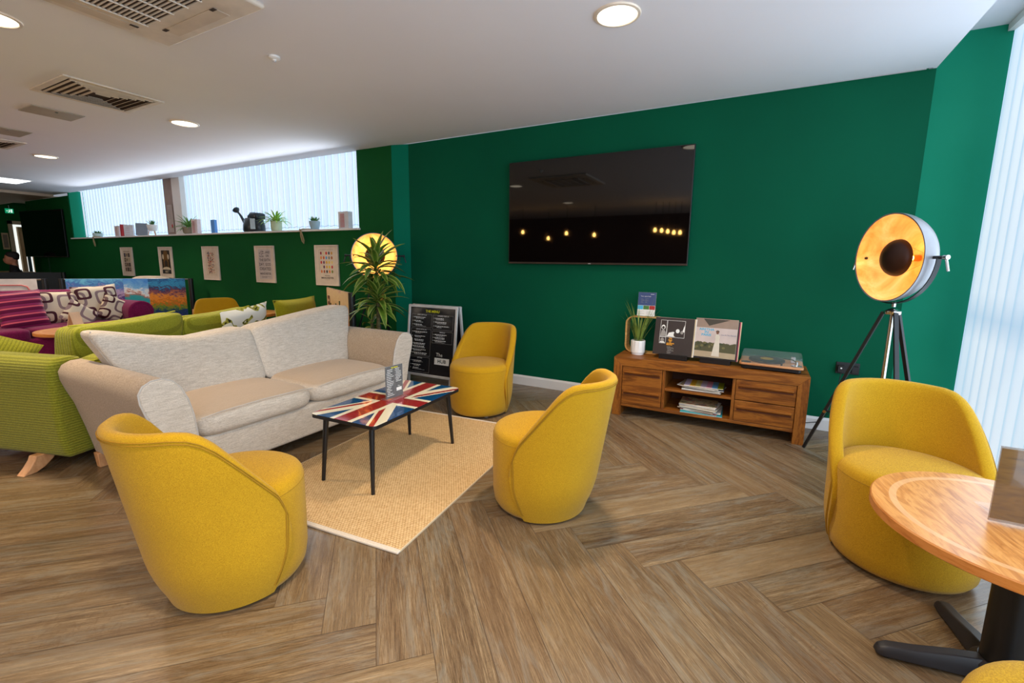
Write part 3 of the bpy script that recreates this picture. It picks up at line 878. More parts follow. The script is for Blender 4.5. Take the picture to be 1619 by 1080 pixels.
def geo_mat(name, s=.14, c0=(226, 212, 190), c1=(84, 48, 58), c2=(150, 128, 132)):
    M = MAT(name); x, y, z = M.xyz(M.coord())
    def ring(a, b, r0, r1, fx, fy):
        u = (((a+fx)/s/1.5).fract()-.5).abs()*1.5; v = (((b+fy)/s/1.3).fract()-.5).abs()*1.3
        m = u.max(v); q = (u*u*u*u+v*v*v*v)._m('POWER', .25)
        return (q > r0)*(q < r1)
    col = M.mix(ring(x, z, .36, .50, .09, .07), c0, c2)
    col = M.mix(ring(x, z, .24, .38, 0, 0), col, c1)
    M.base(col); M.set(.9, 0, .1); M.bump(M.noise(M.coord(), 300, 2), .4, .002); return M.m
GEO = geo_mat('link_pattern_cream', .20); GEO2 = geo_mat('link_pattern_dark', .17, (214, 200, 178), (70, 36, 44), (120, 98, 100))
def stripe_mat():
    M = MAT('magenta_stripe'); x, y, z = M.xyz(M.coord())
    f = (z/.085).fract(); col = M.ramp(f, [(0, (128, 14, 84)), (.24, (104, 6, 62)), (.30, (226, 96, 120)), (.42, (214, 80, 108)), (.48, (120, 10, 70)), (.74, (146, 22, 96)), (.84, (96, 4, 56)), (1, (128, 14, 84))])
    M.base(col); M.set(.6, 0, .3, Sheen_Weight=.2); M.bump((f*2*pi).sin(), .8, .01); return M.m
STRIPE = stripe_mat()
def blotch_mat():
    M = MAT('white_printed_cushion'); v = M.coord(scale=(1, 1, 1.3)); a = M.noise(v, 9, 1, .4, .4); b = M.noise(v, 70, 2)
    col = M.ramp(a, [(.50, (236, 234, 222)), (.52, (168, 164, 70)), (.60, (168, 164, 70)), (.62, (236, 234, 222))])
    col = M.mix((a > .535)*(a < .60)*(b > .52), col, (40, 40, 30)); M.base(col); M.set(.9, 0, .1); return M.m
def scatter(name, label, loc, rot, w, h, th, mat, group=None, pip=None):
    bm = BM(); pillow(bm, w, h, th); o = obj(name, bm, mat, smooth=60); tag(o, label, 'cushion', group, loc, rot=rot)
    if pip:
        bm = BM(); P = []
        for (u0, v0, u1, v1) in ((-1, -1, 1, -1), (1, -1, 1, 1), (1, 1, -1, 1), (-1, 1, -1, -1)):
            for k in range(8):
                u = u0+(u1-u0)*k/8; v = v0+(v1-v0)*k/8; P.append((u*w/2*(1-.07*(1-v*v)), 0, v*h/2*(1-.07*(1-u*u))))
        tube(bm, P, .004, 5, closed=True); obj('piping', bm, pip, o)
    return o
scatter('printed_cushion', 'white cushion with olive and black print peeping over the grey sofa back', (-4.04, 2.42, .71), (radians(-10), radians(6), radians(-78)), .50, .36, .12, blotch_mat())
scatter('lime_cushion', 'lime corduroy cushion leaning at a slant on the end of the lime sofa', (-4.92, 1.02, .54), (radians(-10), radians(28), radians(76)), .48, .44, .14, LIME2, pip=LPIPE)

# lime armchair behind, only its top shows
scatter('olive_box_cushion', 'olive yellow piped cushion standing beyond the far end of the grey sofa', (-4.62, 3.38, .64), (radians(-6), 0, radians(108)), .72, .46, .15, OLIVE, pip=LPIPE)
t = thing('lime_footstool', 'low olive bench seat hidden behind the grey sofa', 'stool', (-4.58, 3.26, 0), radians(108))
bm = BM(); soft(bm, (.78, .5, .16), 10, 7, c=(0, 0, .33)); obj('seat', bm, OLIVE, t)
bm = BM(); b2(bm, -.37, .37, -.23, .23, .1, .27); obj('base', bm, OLIVE, t, bevel=.01)
for x in (-.32, .32):
    for y in (-.18, .18):
        bm = BM(); tube(bm, [(x, y, .1), (x, y, 0)], [.02, .015], 10); obj('leg', bm, LEGW, t)

# magenta sofa
MROT = radians(4)       # local +X -> (.77,-.636)
def ML(x, y):               # magenta-local to world
    c, s = cos(MROT), sin(MROT); ox, oy = MC; return (ox+c*x-s*y, oy+s*x+c*y)
MC = (-7.80, 2.42)
ms = thing('magenta_sofa', 'plum velvet sofa with rolled arm beyond the lime sofa', 'sofa', (MC[0], MC[1], 0), MROT)
bm = BM(); b2(bm, -.42, .40, -1.45, .44, .08, .36); obj('base', bm, MAG, ms, bevel=.03, seg=3)
for k, (a, b) in enumerate(((-1.43, -.50), (-.50, .44))):
    bm = BM(); soft(bm, (.66, b-a, .16), 10, 7, c=(.10, (a+b)/2, .40)); obj('seat_cushion', bm, MAG, ms)
bm = BM()
def mf(x, y, z): return (x-.18*max(0, z-.4), y, z-.02*((y+.5)/.95)**2*(z > .6))
soft(bm, (.24, 1.98, .56), 12, 8, f=mf, c=(-.32, -.50, .60)); obj('back_frame', bm, MAG, ms)
for s in (-1, 1):
    cy = .60 if s > 0 else -1.60
    bm = BM(); poly = [(cy-s*.13, .08), (cy-s*.14, .46)]+[(cy+.02*s+s*.155*cos(a), .575+.145*sin(a)) for a in [pi-2*pi*.72*k/12+.0 for k in range(13)]]+[(cy+s*.06, .08)]
    if s < 0: poly = poly[::-1]
    prism(bm, poly, -.44, .38, 'yz'); am = obj('arm', bm, MAG, ms, smooth=50, bevel=.02, seg=3)
    bm = BM(); lathe(bm, [(0, .012), (.06, .012), (.09, .004), (.10, 0)], 20, Matrix.Translation((.38, cy+.02*s, .575)) @ Matrix.Rotation(pi/2, 4, 'Y')); obj('roll_rosette', bm, MAG, am)
for x in (-.36, .34):
    for y in (-1.35, .35):
        bm = BM(); tube(bm, [(x, y, .08), (x, y, 0)], [.03, .02], 10); obj('leg', bm, LEGW, ms)
def mcush(name, label, lx, ly, z, w, h, th, mat, ry=0, rzz=0, lean=-16, group=None):
    X, Y = ML(lx, ly); scatter(name, label, (X, Y, z), (radians(lean), radians(ry), MROT+pi/2+radians(rzz)), w, h, th, mat, group)
GEOG = None
mcush('striped_cushion', 'magenta and pink ribbed stripe cushion at the left of the plum sofa', .06, -.46, .66, .43, .49, .15, STRIPE, -5, -6)
mcush('patterned_cushion', 'cream cushion with linked squares just right of the striped cushion', -.06, -.06, .66, .46, .44, .14, GEO, 2)
mcush('patterned_cushion', 'large cream cushion with brown squares upright in the middle of the plum sofa', -.04, .33, .69, .50, .50, .15, GEO, -3)
mcush('patterned_cushion', 'small cream linked-square cushion lying against the plum sofa arm', .14, .42, .60, .36, .36, .14, GEO2, 30)
mcush('patterned_cushion', 'cream and purple cushion tilted on one corner behind the round table sign', .20, .02, .57, .36, .30, .12, GEO, 38)
mcush('patterned_cushion', 'dark cream linked-square cushion at the left edge behind the striped one', -.02, -.98, .62, .46, .44, .14, GEO2, 0)

# ------------------------------------------------------------------ round cafe tables
def cafe_table(label, loc, rz, h=.53, r=.376, cut=True):
    t = thing('round_cafe_table', label, 'table', loc, rz, 'round wooden cafe tables')
    bm = BM(); lathe(bm, [(0, h), (r-.004, h), (r, h-.004), (r, h-.030), (r-.006, h-.034), (0, h-.034)], 72)
    for f in bm.faces:
        c = f.calc_center_median()
        if sqrt(c.x**2+c.y**2) > r-.004: f.material_index = 1
    obj('tabletop', bm, [OAKT, OAKEDGE], t, smooth=40)
    bm = BM(); lathe(bm, [(0, h-.046), (.13, h-.046), (.14, h-.035), (0, h-.035)], 30); obj('mounting_plate', bm, BLKM, t)
    bm = BM(); lathe(bm, [(.05, .05), (.05, h-.05)], 36); obj('column', bm, BLK, t)
    bm = BM(); lathe(bm, [(0, .035), (.075, .035), (.07, .06), (.053, .075), (0, .075)], 30); obj('hub', bm, CASTI, t)
    for k in range(4):
        a = k*pi/2; bm = BM()
        sec = [(.045, .030, .075), (.12, .030, .068), (.22, .028, .052), (.295, .027, .046), (.318, .022, .036), (.328, .012, .024)]
        rows = []
        for x, w, z in sec:
            rows.append([bm.verts.new((x, yy, zz)) for yy, zz in ((-w, .012 if x < .3 else .010), (-w*.9, z*.7), (-w*.55, z), (w*.55, z), (w*.9, z*.7), (w, .012 if x < .3 else .010))])
        for p, q in zip(rows, rows[1:]):
            for j in range(6): bm.faces.new((p[j], p[(j+1) % 6], q[(j+1) % 6], q[j]))
        bm.faces.new(rows[0]); bm.faces.new(rows[-1][::-1])
        lathe(bm, [(0, 0), (.016, 0), (.018, .012), (0, .012)], 12, Matrix.Translation((.295, 0, 0)))
        o = obj('foot', bm, CASTI, t, smooth=40, bevel=.003); o.rotation_euler = (0, 0, a)
    return t
ct = cafe_table('round wooden cafe table on a black pedestal in the right foreground', (.772, 1.842, 0), radians(100))
t2 = dup(ct, (-6.44, 2.08, 0), radians(40), 'round wooden cafe table between the lime sofa and the plum sofa')
t3 = dup(ct, (-5.95, 3.62, 0), radians(10), 'round wooden cafe table by the poster wall with yellow chairs')
t3.scale = (1, 1, 1.13)
def card_stand(label, loc, rz, mat=SMOKED, lean=10):
    t = thing('acrylic_sign_holder', label, 'sign holder', loc, rz)
    bm = BM(); b2(bm, -.055, .055, -.055, .055, 0, .003); obj('base', bm, ACRYL, t, smooth=0)
    bm = BM(); b2(bm, -.053, .053, -.0035, .0035, .003, .20); obj('panel', bm, mat, t, smooth=0, bevel=.001)
    return t
t = thing('acrylic_sign_holder', 'smoky clear sign holder on the right foreground table', 'sign holder', (.745, 1.905, .531), radians(8))
bm = BM(); prism(bm, [(-.05, -.09), (.05, -.09), (.05, .07), (-.05, .07)], 0, .003, 'xy'); obj('base', bm, ACRYL, t, smooth=0)
SM2 = m_wood('reflective_brown_card', [(96, 66, 38), (150, 110, 50), (120, 84, 40)], (1, 1, 4), .08, 3, .8)
bm = BM(); bx(bm, (.0, -.072, .122), (.006, .15, .24), Matrix.Rotation(radians(0), 3, 'X') @ Matrix.Rotation(radians(82), 3, 'Z')); obj('panel', bm, SMOKED, t, smooth=0, bevel=.001)
bm = BM(); bx(bm, (.0, -.069, .122), (.002, .142, .225), Matrix.Rotation(radians(82), 3, 'Z')); obj('insert_card', bm, SM2, t, smooth=0)
t = thing('table_sign', 'small A-shaped wooden menu sign on the far round table', 'sign holder', (-6.40, 2.02, .531), radians(20))
for s in (-1, 1):
    bm = BM(); bx(bm, (s*.028, 0, .095), (.006, .10, .20), Matrix.Rotation(-s*.28, 3, 'Y')); obj('panel', bm, flat('sign_tan', (206, 176, 150), .4), t, smooth=0)

# far yellow chairs near the poster wall
t = thing('yellow_side_chair', 'yellow upholstered chair near the poster wall, seen over the grey sofa', 'chair', (-6.56, 3.66, 0), radians(-10), None); t.scale = (1.08, 1.12, 1)
bm = BM()
def sf(x, y, z): return (x-.18*(z-.45)-.05*(1-(y/.27)**2), y*(1-.22*max(0, (z-.55))/.2), z)
soft(bm, (.06, .54, .36), 12, 7, f=sf, c=(-.22, 0, .565)); obj('backrest', bm, YEL, t)
bm = BM(); soft(bm, (.48, .50, .10), 12, 6, c=(.02, 0, .42)); obj('seat', bm, YEL, t)
for x in (-.2, .2):
    for y in (-.2, .2):
        bm = BM(); tube(bm, [(x*.8, y*.9, .38), (x, y, 0)], [.018, .011], 10); obj('leg', bm, LEGW, t)
bm = BM(); tube(bm, [(-.30, -.25, .40), (-.33, -.24, .60)], .010, 8); obj('edge_rail', bm, LEGW, t)
t = thing('white_tub_chair', 'pale rounded seat back just visible behind the painted barrier', 'chair', (-8.92, 3.84, 0), radians(-40))
bm = BM(); soft(bm, (.10, .62, .62), 10, 4, c=(0, 0, .70)); obj('backrest', bm, flat('cream_leather', (206, 190, 168), .5), t)
bm = BM(); soft(bm, (.5, .56, .3), 10, 6, c=(.25, 0, .27)); obj('seat', bm, flat('cream_leather_seat', (206, 190, 168), .5), t)
# ------------------------------------------------------------------ TV unit
UX0, UX1, UY0, UY1, UH = -1.045, .378, 3.775, 4.195, .512
t = thing('television_unit', 'low reddish hardwood media unit with open shelves below the big television', 'cabinet', ((UX0+UX1)/2, (UY0+UY1)/2, 0))
W2, D2 = (UX1-UX0)/2, (UY1-UY0)/2
def ub(name, x0, x1, y0, y1, z0, z1, mat=WOODX, bev=.003, parent=None):
    bm = BM(); b2(bm, x0, x1, y0, y1, z0, z1); return obj(name, bm, mat, parent or t, bevel=bev, smooth=0)
tk = .072
# mitred top and side frames
bm = BM(); prism(bm, [(-W2, UH), (W2, UH), (W2-tk, UH-tk), (-W2+tk, UH-tk)], -D2, D2, 'xz'); obj('top', bm, WOODX, t, smooth=0, bevel=.002)
for s in (-1, 1):
    bm = BM(); prism(bm, [(s*W2, 0), (s*W2, UH), (s*(W2-tk), UH-tk), (s*(W2-tk), 0)], -D2, D2, 'xz'); obj('side_frame', bm, WOODZ, t, smooth=0, bevel=.002)
xi0, xi1 = -W2+tk, W2-tk
cx0 = UX0+W2  # centre world x
def lx(w): return w-(UX0+UX1)/2
ub('bottom_rail', xi0, xi1, -D2+.012, D2-.01, .082, .108)
ub('back_panel', xi0, xi1, D2-.02, D2-.008, .09, UH-tk, flat('unit_back', (70, 34, 14), .7))
pl, pr = lx(-.628), lx(-.108)
ub('divider', pl-.011, pl+.011, -D2+.010, D2-.02, .108, UH-tk, WOODZ)
ub('divider', pr-.011, pr+.011, -D2+.010, D2-.02, .108, UH-tk, WOODZ)
ub('shelf', pl+.011, pr-.011, -D2+.014, D2-.02, .266, .286)
def front(name, x0, x1, z0, z1, hand):
    f = ub(name, x0+.003, x1-.003, -D2+.008, -D2+.028, z0+.003, z1-.003)
    for (hz0, hz1) in hand:
        bm = BM(); a = x0+.02; b = x1-.02
        prism(bm, [(-D2+.009, hz1), (-D2-.010, hz1-.004), (-D2-.010, hz0+.012), (-D2+.009, hz0)], a, b, 'yz'); obj('handle', bm, WOODX, f, smooth=0, bevel=.001)
        bm = BM(); b2(bm, a, b, -D2+.0075, -D2+.0085, hz0-.012, hz0); obj('handle_shade_strip', bm, flat('handle_shade_brown', (92, 44, 16), .8), f, smooth=0)  # dark strip below the handle, its shade put in as colour
    return f
front('door', xi0, pl-.011, .108, UH-tk, [(.375, .400), (.205, .232)])
front('drawer', pr+.011, xi1, .275, UH-tk, [(.375, .402)])
front('drawer', pr+.011, xi1, .108, .275, [(.205, .232)])

# magazines
rnd = random.Random(11)
COVERS = [(190, 60, 50), (226, 222, 214), (120, 110, 100), (214, 206, 190), (90, 96, 120), (230, 226, 220), (170, 150, 120), (236, 232, 224), (204, 196, 150), (110, 60, 50), (216, 214, 210)]
def m_patch(name, cols, sc):
    M = MAT(name); x, y, z = M.xyz(M.coord()); st = [(i/len(cols), c) for i, c in enumerate(cols)]
    f = (x/sc+.5); M.base(M.ramp(f, st, 'CONSTANT')); M.set(.3, 0, .5); return M.m
PATCH = m_patch('colour_block_cover', [(206, 190, 214), (232, 176, 40), (224, 206, 120), (206, 190, 206), (226, 150, 170), (110, 170, 214), (150, 160, 30)], .29)
def m_illus():
    M = MAT('illustrated_cover'); n = M.noise(M.coord(), 11, 3, .6, 1)
    M.base(M.ramp(n, [(.3, (90, 76, 60)), (.42, (196, 176, 120)), (.5, (210, 196, 160)), (.57, (196, 90, 40)), (.64, (70, 150, 150)), (.75, (220, 210, 190))])); M.set(.3, 0, .5); return M.m
ILLUS = m_illus()
def magazine(label, loc, rz, w, d, th, cover, group, tilt=0):
    o = thing('magazine', label, 'magazine', loc, group=group, rot=(0, radians(tilt), rz))
    bm = BM(); b2(bm, -w/2, w/2, -d/2, d/2, 0, th*.8); obj('pages', bm, PAPER, o, smooth=0)
    bm = BM(); b2(bm, -w/2-.001, w/2+.001, -d/2-.001, d/2+.001, th*.8+.0002, th); b2(bm, -w/2-.001, w/2+.001, -d/2-.001, d/2+.001, -.0002, -.0001) ; obj('cover', bm, cover, o, smooth=0)
ordn = ['lowest', 'second from bottom', 'third from bottom', 'fourth from bottom', 'fifth from bottom', 'sixth from bottom', 'seventh from bottom', 'eighth from bottom']
cols_a = ['red', 'white', 'grey brown', 'pale cream', 'slate blue', 'off-white', 'tan', 'white']
z = .2865
for i in range(8):
    th = rnd.uniform(.004, .0065); top = i == 7
    cv = PATCH if top else flat('cover_%s' % cols_a[i].replace(' ', '_'), COVERS[i], .35)
    lab = 'colour-block covered magazine on top of the upper shelf stack' if top else '%s magazine, %s in the stack on the upper shelf' % (cols_a[i], ordn[i])
    magazine(lab, (-.345+rnd.uniform(-.022, .024), 3.925+rnd.uniform(-.012, .01), z), radians(rnd.uniform(-12, 8)), .29, .215, th, cv, 'magazines stacked on the upper shelf'); z += th+.0008
z = .1085
o = thing('record_sleeve', 'turquoise square sleeve underneath the lower shelf magazines', 'record', (-.335, 3.948, z), radians(2), None)
bm = BM(); b2(bm, -.157, .157, -.157, .157, 0, .0035); obj('sleeve', bm, flat('turquoise_card', (50, 166, 176), .4), o, smooth=0)
bm = BM(); b2(bm, -.1565, .1565, -.1578, -.1572, .0004, .003); obj('inner_edge', bm, PAPER, o, smooth=0)
z += .0045
cols_b = ['brick red', 'pale', 'tan', 'dark', 'cream', 'mauve', 'white', 'x']
CB = [(176, 70, 54), (222, 218, 210), (176, 150, 120), (60, 54, 54), (214, 204, 180), (110, 104, 160), (226, 222, 214)]
for i in range(8):
    th = rnd.uniform(.005, .0075); top = i == 7
    cv = ILLUS if top else flat('cover_low_%s' % cols_b[i].replace(' ', '_'), CB[i], .35)
    lab = 'illustrated comic-like magazine on top of the lower shelf stack' if top else '%s magazine, %s above the turquoise sleeve on the lower shelf' % (cols_b[i], ordn[i])
    magazine(lab, (-.345+rnd.uniform(-.018, .018)-.01*(i > 3), 3.930+rnd.uniform(-.012, .012), z), radians(rnd.uniform(-14, 6)), .28, .215, th, cv, 'magazines stacked on the lower shelf'); z += th+.0008

# things on the unit
def grass_pot():
    t = thing('potted_grass', 'white ribbed pot of spiky grass at the left of the media unit', 'plant', (-.897, 3.985, UH)); t.scale = (1.28, 1.28, 1.28)
    bm = BM(); n = 48; prof = [(.040, 0), (.042, .008), (.040, .012), (.047, .016), (.0485, .03), (.0485, .094), (.045, .098), (.042, .096), (.042, .082), (0, .082)]
    rings = lathe(bm, prof, n)
    for ri in (4, 5):
        for k, v in enumerate(rings[ri]):
            if k % 4 < 2: v.co.x *= .955; v.co.y *= .955
    obj('pot', bm, CERAM, t, smooth=30)
    bm = BM(); lathe(bm, [(0, .0835), (.041, .083)], 20); obj('soil', bm, SOIL, t)
    bm = BM(); uv = bm.loops.layers.uv.new('UVMap'); r = random.Random(2)
    for i in range(58):
        a = r.uniform(0, 2*pi); rad = r.uniform(0, .03); L = r.uniform(.15, .33)
        blade(bm, (rad*cos(a), rad*sin(a), .083), a, radians(r.uniform(68, 88)), L, .0045, radians(r.uniform(5, 40)), 6, .3, uv)
    obj('grass_blades', bm, GRASS, t)
def leafmat(name, c1, c2, edge=None):
    M = MAT(name); uvn = M.node('TexCoord'); u, v, w = M.xyz(uvn.outputs['UV'])
    n = M.noise(M.coord(), 14, 2)
    col = M.ramp(n, [(.3, c1), (.7, c2)])
    if edge:
        k = (u-.5).abs()*2
        col = M.mix((k*k*k)*.8, col, edge)
    M.base(col); M.set(.45, 0, .4); M.b.inputs['Subsurface Weight'].default_value = 0; return M.m
GRASS = leafmat('grass_leaf', (96, 120, 40), (150, 170, 80)); SPIDER = leafmat('spider_leaf', (96, 170, 40), (176, 220, 90), (206, 236, 140))
SUCC = leafmat('succulent_leaf', (50, 100, 50), (90, 140, 70)); DRAC = leafmat('dracaena_leaf', (52, 92, 24), (96, 132, 38), (196, 206, 104))
grass_pot()
# brochure holder on a bent plywood stand
t = thing('plywood_riser', 'bent plywood hoop stand behind the ribbed pot', 'stand', (-.865, 4.10, UH))
bm = BM(); pts = []
w, h, r, th = .165, .325, .065, .014
def loop(w, h, r, n=8):
    P = []
    for cx, cz, a0 in ((w-r, h-r, 0), (-w+r, h-r, 90), (-w+r, r, 180), (w-r, r, 270)):
        for k in range(n+1): a = radians(a0+90*k/n); P.append((cx+r*cos(a), cz+r*sin(a)))
    return P
A = loop(w, h, r); B = loop(w-th, h-th, r-th*.6); B = [(x, z+th/2) for x, z in B]
va = [[bm.verts.new((x, y, z)) for x, z in Q] for y in (-.055, .055) for Q in (A, B)]
n = len(A)
for i in range(n):
    j = (i+1) % n
    bm.faces.new((va[0][i], va[0][j], va[1][j], va[1][i])); bm.faces.new((va[2][i], va[3][i], va[3][j], va[2][j]))
    bm.faces.new((va[0][i], va[2][i], va[2][j], va[0][j])); bm.faces.new((va[1][i], va[1][j], va[3][j], va[3][i]))
obj('hoop', bm, PLY, t, smooth=40)
t = thing('leaflet_holder', 'blue and white leaflet in a clear stand above the plywood hoop', 'leaflet', (-.865, 4.08, UH+.3255), rot=(radians(-8), 0, 0))
bm = BM(); b2(bm, -.079, .079, -.004, .004, 0, .215); obj('acrylic_sleeve', bm, ACRYL, t, smooth=0)
bm = BM(); b2(bm, -.076, .076, -.006, -.0045, .004, .212); obj('leaflet', bm, PRINTW, t, smooth=0)
bm = BM(); rect(bm, -.076, .076, .098, .212, -.0066, 0); rect(bm, -.076, -.028, .062, .096, -.0066, 1); rect(bm, -.026, .024, .062, .096, -.0066, 2); rect(bm, .026, .074, .062, .096, -.0066, 3)
add_text(bm, 'Your space here', .013, -.01, .178, 4, y=-.0070)
rect(bm, .03, .06, .196, .199, -.0070, 4); rr_ = random.Random(4)
for e0 in (-.052, -.015): dash_block(bm, e0, e0+.033, .118, .160, 5, 5, rr_, -.0070, hgt=.2)
for e0 in (-.070, .004): dash_block(bm, e0, e0+.055, .016, .050, 5, 5, rr_, -.0066, hgt=.25)
obj('leaflet_print', bm, [NAVY, PRINTB, SUCC, PRINTR, PRINTW, PRINTG], t, smooth=0)

def stand_block(label, loc, rz=0):
    t = thing('record_stand', label, 'stand', loc, rz, 'black record display stands')
    bm = BM(); prism(bm, [(-.05, 0), (.07, 0), (.07, .040), (.02, .036), (-.034, .032), (-.036, .044), (-.05, .044)], -.112, .112, 'yz'); obj('ledge', bm, BLK, t, smooth=0, bevel=.002)
    bm = BM(); bx(bm, (0, .055, .10), (.16, .006, .17), Matrix.Rotation(radians(-17), 3, 'X')); obj('back_support', bm, BLK, t, smooth=0)
    return t
stand_block('black stand holding the dark brown record sleeve', (-.585, 3.935, UH+.0005), radians(-2))
stand_block('black stand holding the pastel record sleeve', (-.262, 3.94, UH+.0005), radians(-3))
def record(label, loc, lean, rz, art, mats, base, group=None, roll=0):
    loc = (loc[0]-.012, loc[1], loc[2]+.014)
    t = thing('record_sleeve', label, 'record', loc, group=group, rot=(radians(-lean), radians(roll), radians(rz)))
    bm = BM(); b2(bm, -.157, .157, 0, .003, 0, .314); obj('sleeve', bm, base, t, smooth=0, bevel=.0008)
    if art:
        bm = BM(); art(bm); obj('cover_print', bm, mats, t, smooth=0)
    return t
def art_dark(bm):
    y = -.0008; r = random.Random(8)
    def fr(x0, x1, z0, z1, e=.0022):
        rect(bm, x0, x1, z0, z0+e, y, 0); rect(bm, x0, x1, z1-e, z1, y, 0); rect(bm, x0, x0+e, z0, z1, y, 0); rect(bm, x1-e, x1, z0, z1, y, 0)
    fr(-.112, -.060, .150, .293); fr(-.058, .086, .150, .293); fr(-.112, -.060, .095, .150)
    # generic grainy figures
    disc(bm, -.088, .232, .016, .020, y, 0); disc(bm, -.088, .228, .011, .013, y-.0003, 2); polyf(bm, [(-.108, .155), (-.062, .155), (-.066, .190), (-.080, .210), (-.100, .205)], y, 3)
    disc(bm, .030, .206, .015, .017, y, 0); polyf(bm, [(-.054, .155), (.012, .155), (.018, .185), (-.004, .198), (-.04, .188)], y, 0); disc(bm, .010, .176, .010, .018, y-.0003, 2)
    polyf(bm, [(.066, .20), (.083, .20), (.083, .26), (.076, .24)], y, 0); disc(bm, .064, .196, .012, .014, y, 3); disc(bm, -.088, .124, .014, .018, y, 3); polyf(bm, [(-.108, .099), (-.064, .099), (-.074, .112), (-.100, .114)], y, 0)
    for i, (s, z) in enumerate((('The', .141), ('Best', .126), ('Of', .112))): add_text(bm, s, .017, -.022, z, 1, y=y, bold=.0006)
    dash_block(bm, -.050, .014, .082, .104, 2, 1, r, y, hgt=.7)
    for i in range(9): dash_block(bm, -.046+r.uniform(0, .006), .016, .012+.007*i, .018+.007*i, 1, 3, r, y, hgt=.45)
record('dark brown record sleeve with white-framed photos and orange title', (-.587, 3.905, UH+.0195), 12, -2, art_dark, [PRINTW, PRINTO, SLEEVE, PRINTG], SLEEVE)
for k, (nm, cc) in enumerate((('cream', (206, 186, 150)), ('white', (226, 222, 214)))):
    record('%s record sleeve tucked %s the dark brown one' % (nm, ('right behind', 'second behind')[k]), (-.579+.006*k, 3.9095+.0045*k, UH+.0195), 12, -3-1*k, None, None, flat('sleeve_'+nm, cc, .5), None)
def art_pastel(bm):
    y = -.0008
    rect(bm, -.155, .155, .002, .312, y, 0)
    rect(bm, -.155, .155, .240, .312, y-.0002, 1); polyf(bm, [(-.10, .310), (.10, .310), (-.055, .255)], y-.0005, 2)
    polyf(bm, [(-.155, .002), (.155, .002), (.155, .045), (-.155, .055)], y-.0002, 3)
    r = random.Random(6); pts = [(-.155, .05), (.155, .045)]; top = [(.155-.31*i/24, .118+r.uniform(-.006, .010)) for i in range(25)]
    polyf(bm, pts+top, y-.0003, 4)
    for i in range(26): disc(bm, r.uniform(-.15, .15), r.uniform(.055, .115), r.uniform(.006, .016), r.uniform(.006, .012), y-.0004, r.choice((4, 5, 6)), 9)
    # plain pale standing figure
    polyf(bm, [(-.018, .015), (.040, .012), (.036, .09), (.030, .150), (.034, .172), (.022, .190), (.004, .190), (-.002, .172), (.002, .150), (-.008, .09)], y-.0007, 7)
    disc(bm, .013, .204, .010, .013, y-.0009, 8); disc(bm, .013, .212, .013, .010, y-.0008, 2)
    for s, z in (('ARETHA', .224), ('IN', .202), ('PARIS', .180)): add_text(bm, s, .026, -.070, z, 9, y=y-.0006, bold=.0008, sx=1.15)
    add_text(bm, 'Live At The Olympia', .013, .096, .188, 10, y=y-.0006)
record('pastel record sleeve with pale standing figure and blue lettering', (-.266, 3.905, UH+.034), 12, -3, art_pastel,
       [flat('art_pink', (200, 184, 178)), flat('art_mauve_grey', (150, 128, 112)), flat('art_dark', (66, 60, 50)), flat('art_sand', (176, 158, 128)), flat('art_olive', (78, 76, 46)), flat('art_moss', (110, 104, 62)), flat('art_deep', (58, 66, 40)), flat('art_white', (214, 206, 188)), flat('art_skin', (120, 82, 60)), flat('art_blue', (70, 170, 206)), flat('art_ink', (70, 90, 130))],
       flat('sleeve_pastel', (190, 170, 150), .4))
for k, (nm, cc) in enumerate((('black', (30, 26, 28)), ('magenta edged', (170, 40, 80)), ('cream edged', (214, 200, 160)))):
    record('%s record sleeve in the row behind the pastel sleeve' % nm, (-.256+.006*k, 3.9095+.0045*k, UH+.0195), 12, -3-1.0*k, None, None, flat('sleeve_'+nm.replace(' ', '_'), cc, .5), None)

# turntable
t = thing('turntable', 'wooden record player under a clear dust cover at the right end of the unit', 'record player', (.128, 3.975, UH), radians(-2))
bm = BM(); prism(bm, rr(.198, .135, .02), .006, .034, 'xy'); obj('chassis', bm, BLK, t, bevel=.004)
bm = BM(); prism(bm, rr(.212, .150, .026), .0345, .050, 'xy'); obj('wooden_deck', bm, DECKW, t, bevel=.003)
for x in (-.17, .17):
    for y in (-.11, .11):
        bm = BM(); lathe(bm, [(0, 0), (.016, 0), (.016, .006), (0, .006)], 14); o = obj('foot', bm, BLKM, t); o.location = (x, y, 0)
bm = BM(); lathe(bm, [(.0, .053), (.120, .053), (.124, .057), (.124, .066), (.118, .068), (0, .068)], 48); p = obj('platter', bm, BLK, t); p.location = (-.03, .005, 0)
bm = BM(); lathe(bm, [(0, .0715), (.046, .0715), (.046, .0695), (0, .0695)], 30); obj('record_label', bm, flat('label_gold', (176, 140, 40), .4), p)
bm = BM(); lathe(bm, [(0, .0515), (.034, .0515), (.036, .054), (.034, .056), (0, .056)], 24); a = obj('tonearm_base', bm, CHROME, t); a.location = (.165, -.10, 0)
bm = BM(); tube(bm, [(.165, -.10, .055), (.165, -.10, .085)], .010, 12); tube(bm, [(.168, -.11, .082), (.14, -.02, .084), (.085, .05, .076)], .004, 8); obj('tonearm', bm, CHROME, t)
bm = BM(); lathe(bm, [(0, .0505), (.034, .0505), (.034, .0535), (0, .0535)], 24); o = obj('control_dial', bm, BLK, t); o.location = (-.165, -.105, 0)
bm = BM(); lathe(bm, [(0, .0505), (.007, .0505), (.007, .066), (0, .066)], 14); o = obj('switch_knob', bm, BLK, t); o.location = (.07, -.125, 0)
bm = BM(); b2(bm, .13, .16, .02, .06, .0505, .095); obj('counterweight_block', bm, SILVERP, t, bevel=.004)
bm = BM()
A = rr(.203, .140, .022); m = len(A)
lo = [bm.verts.new((x, y, .0515)) for x, y in A]; hi = [bm.verts.new((x*.985, y*.985, .115)) for x, y in A]
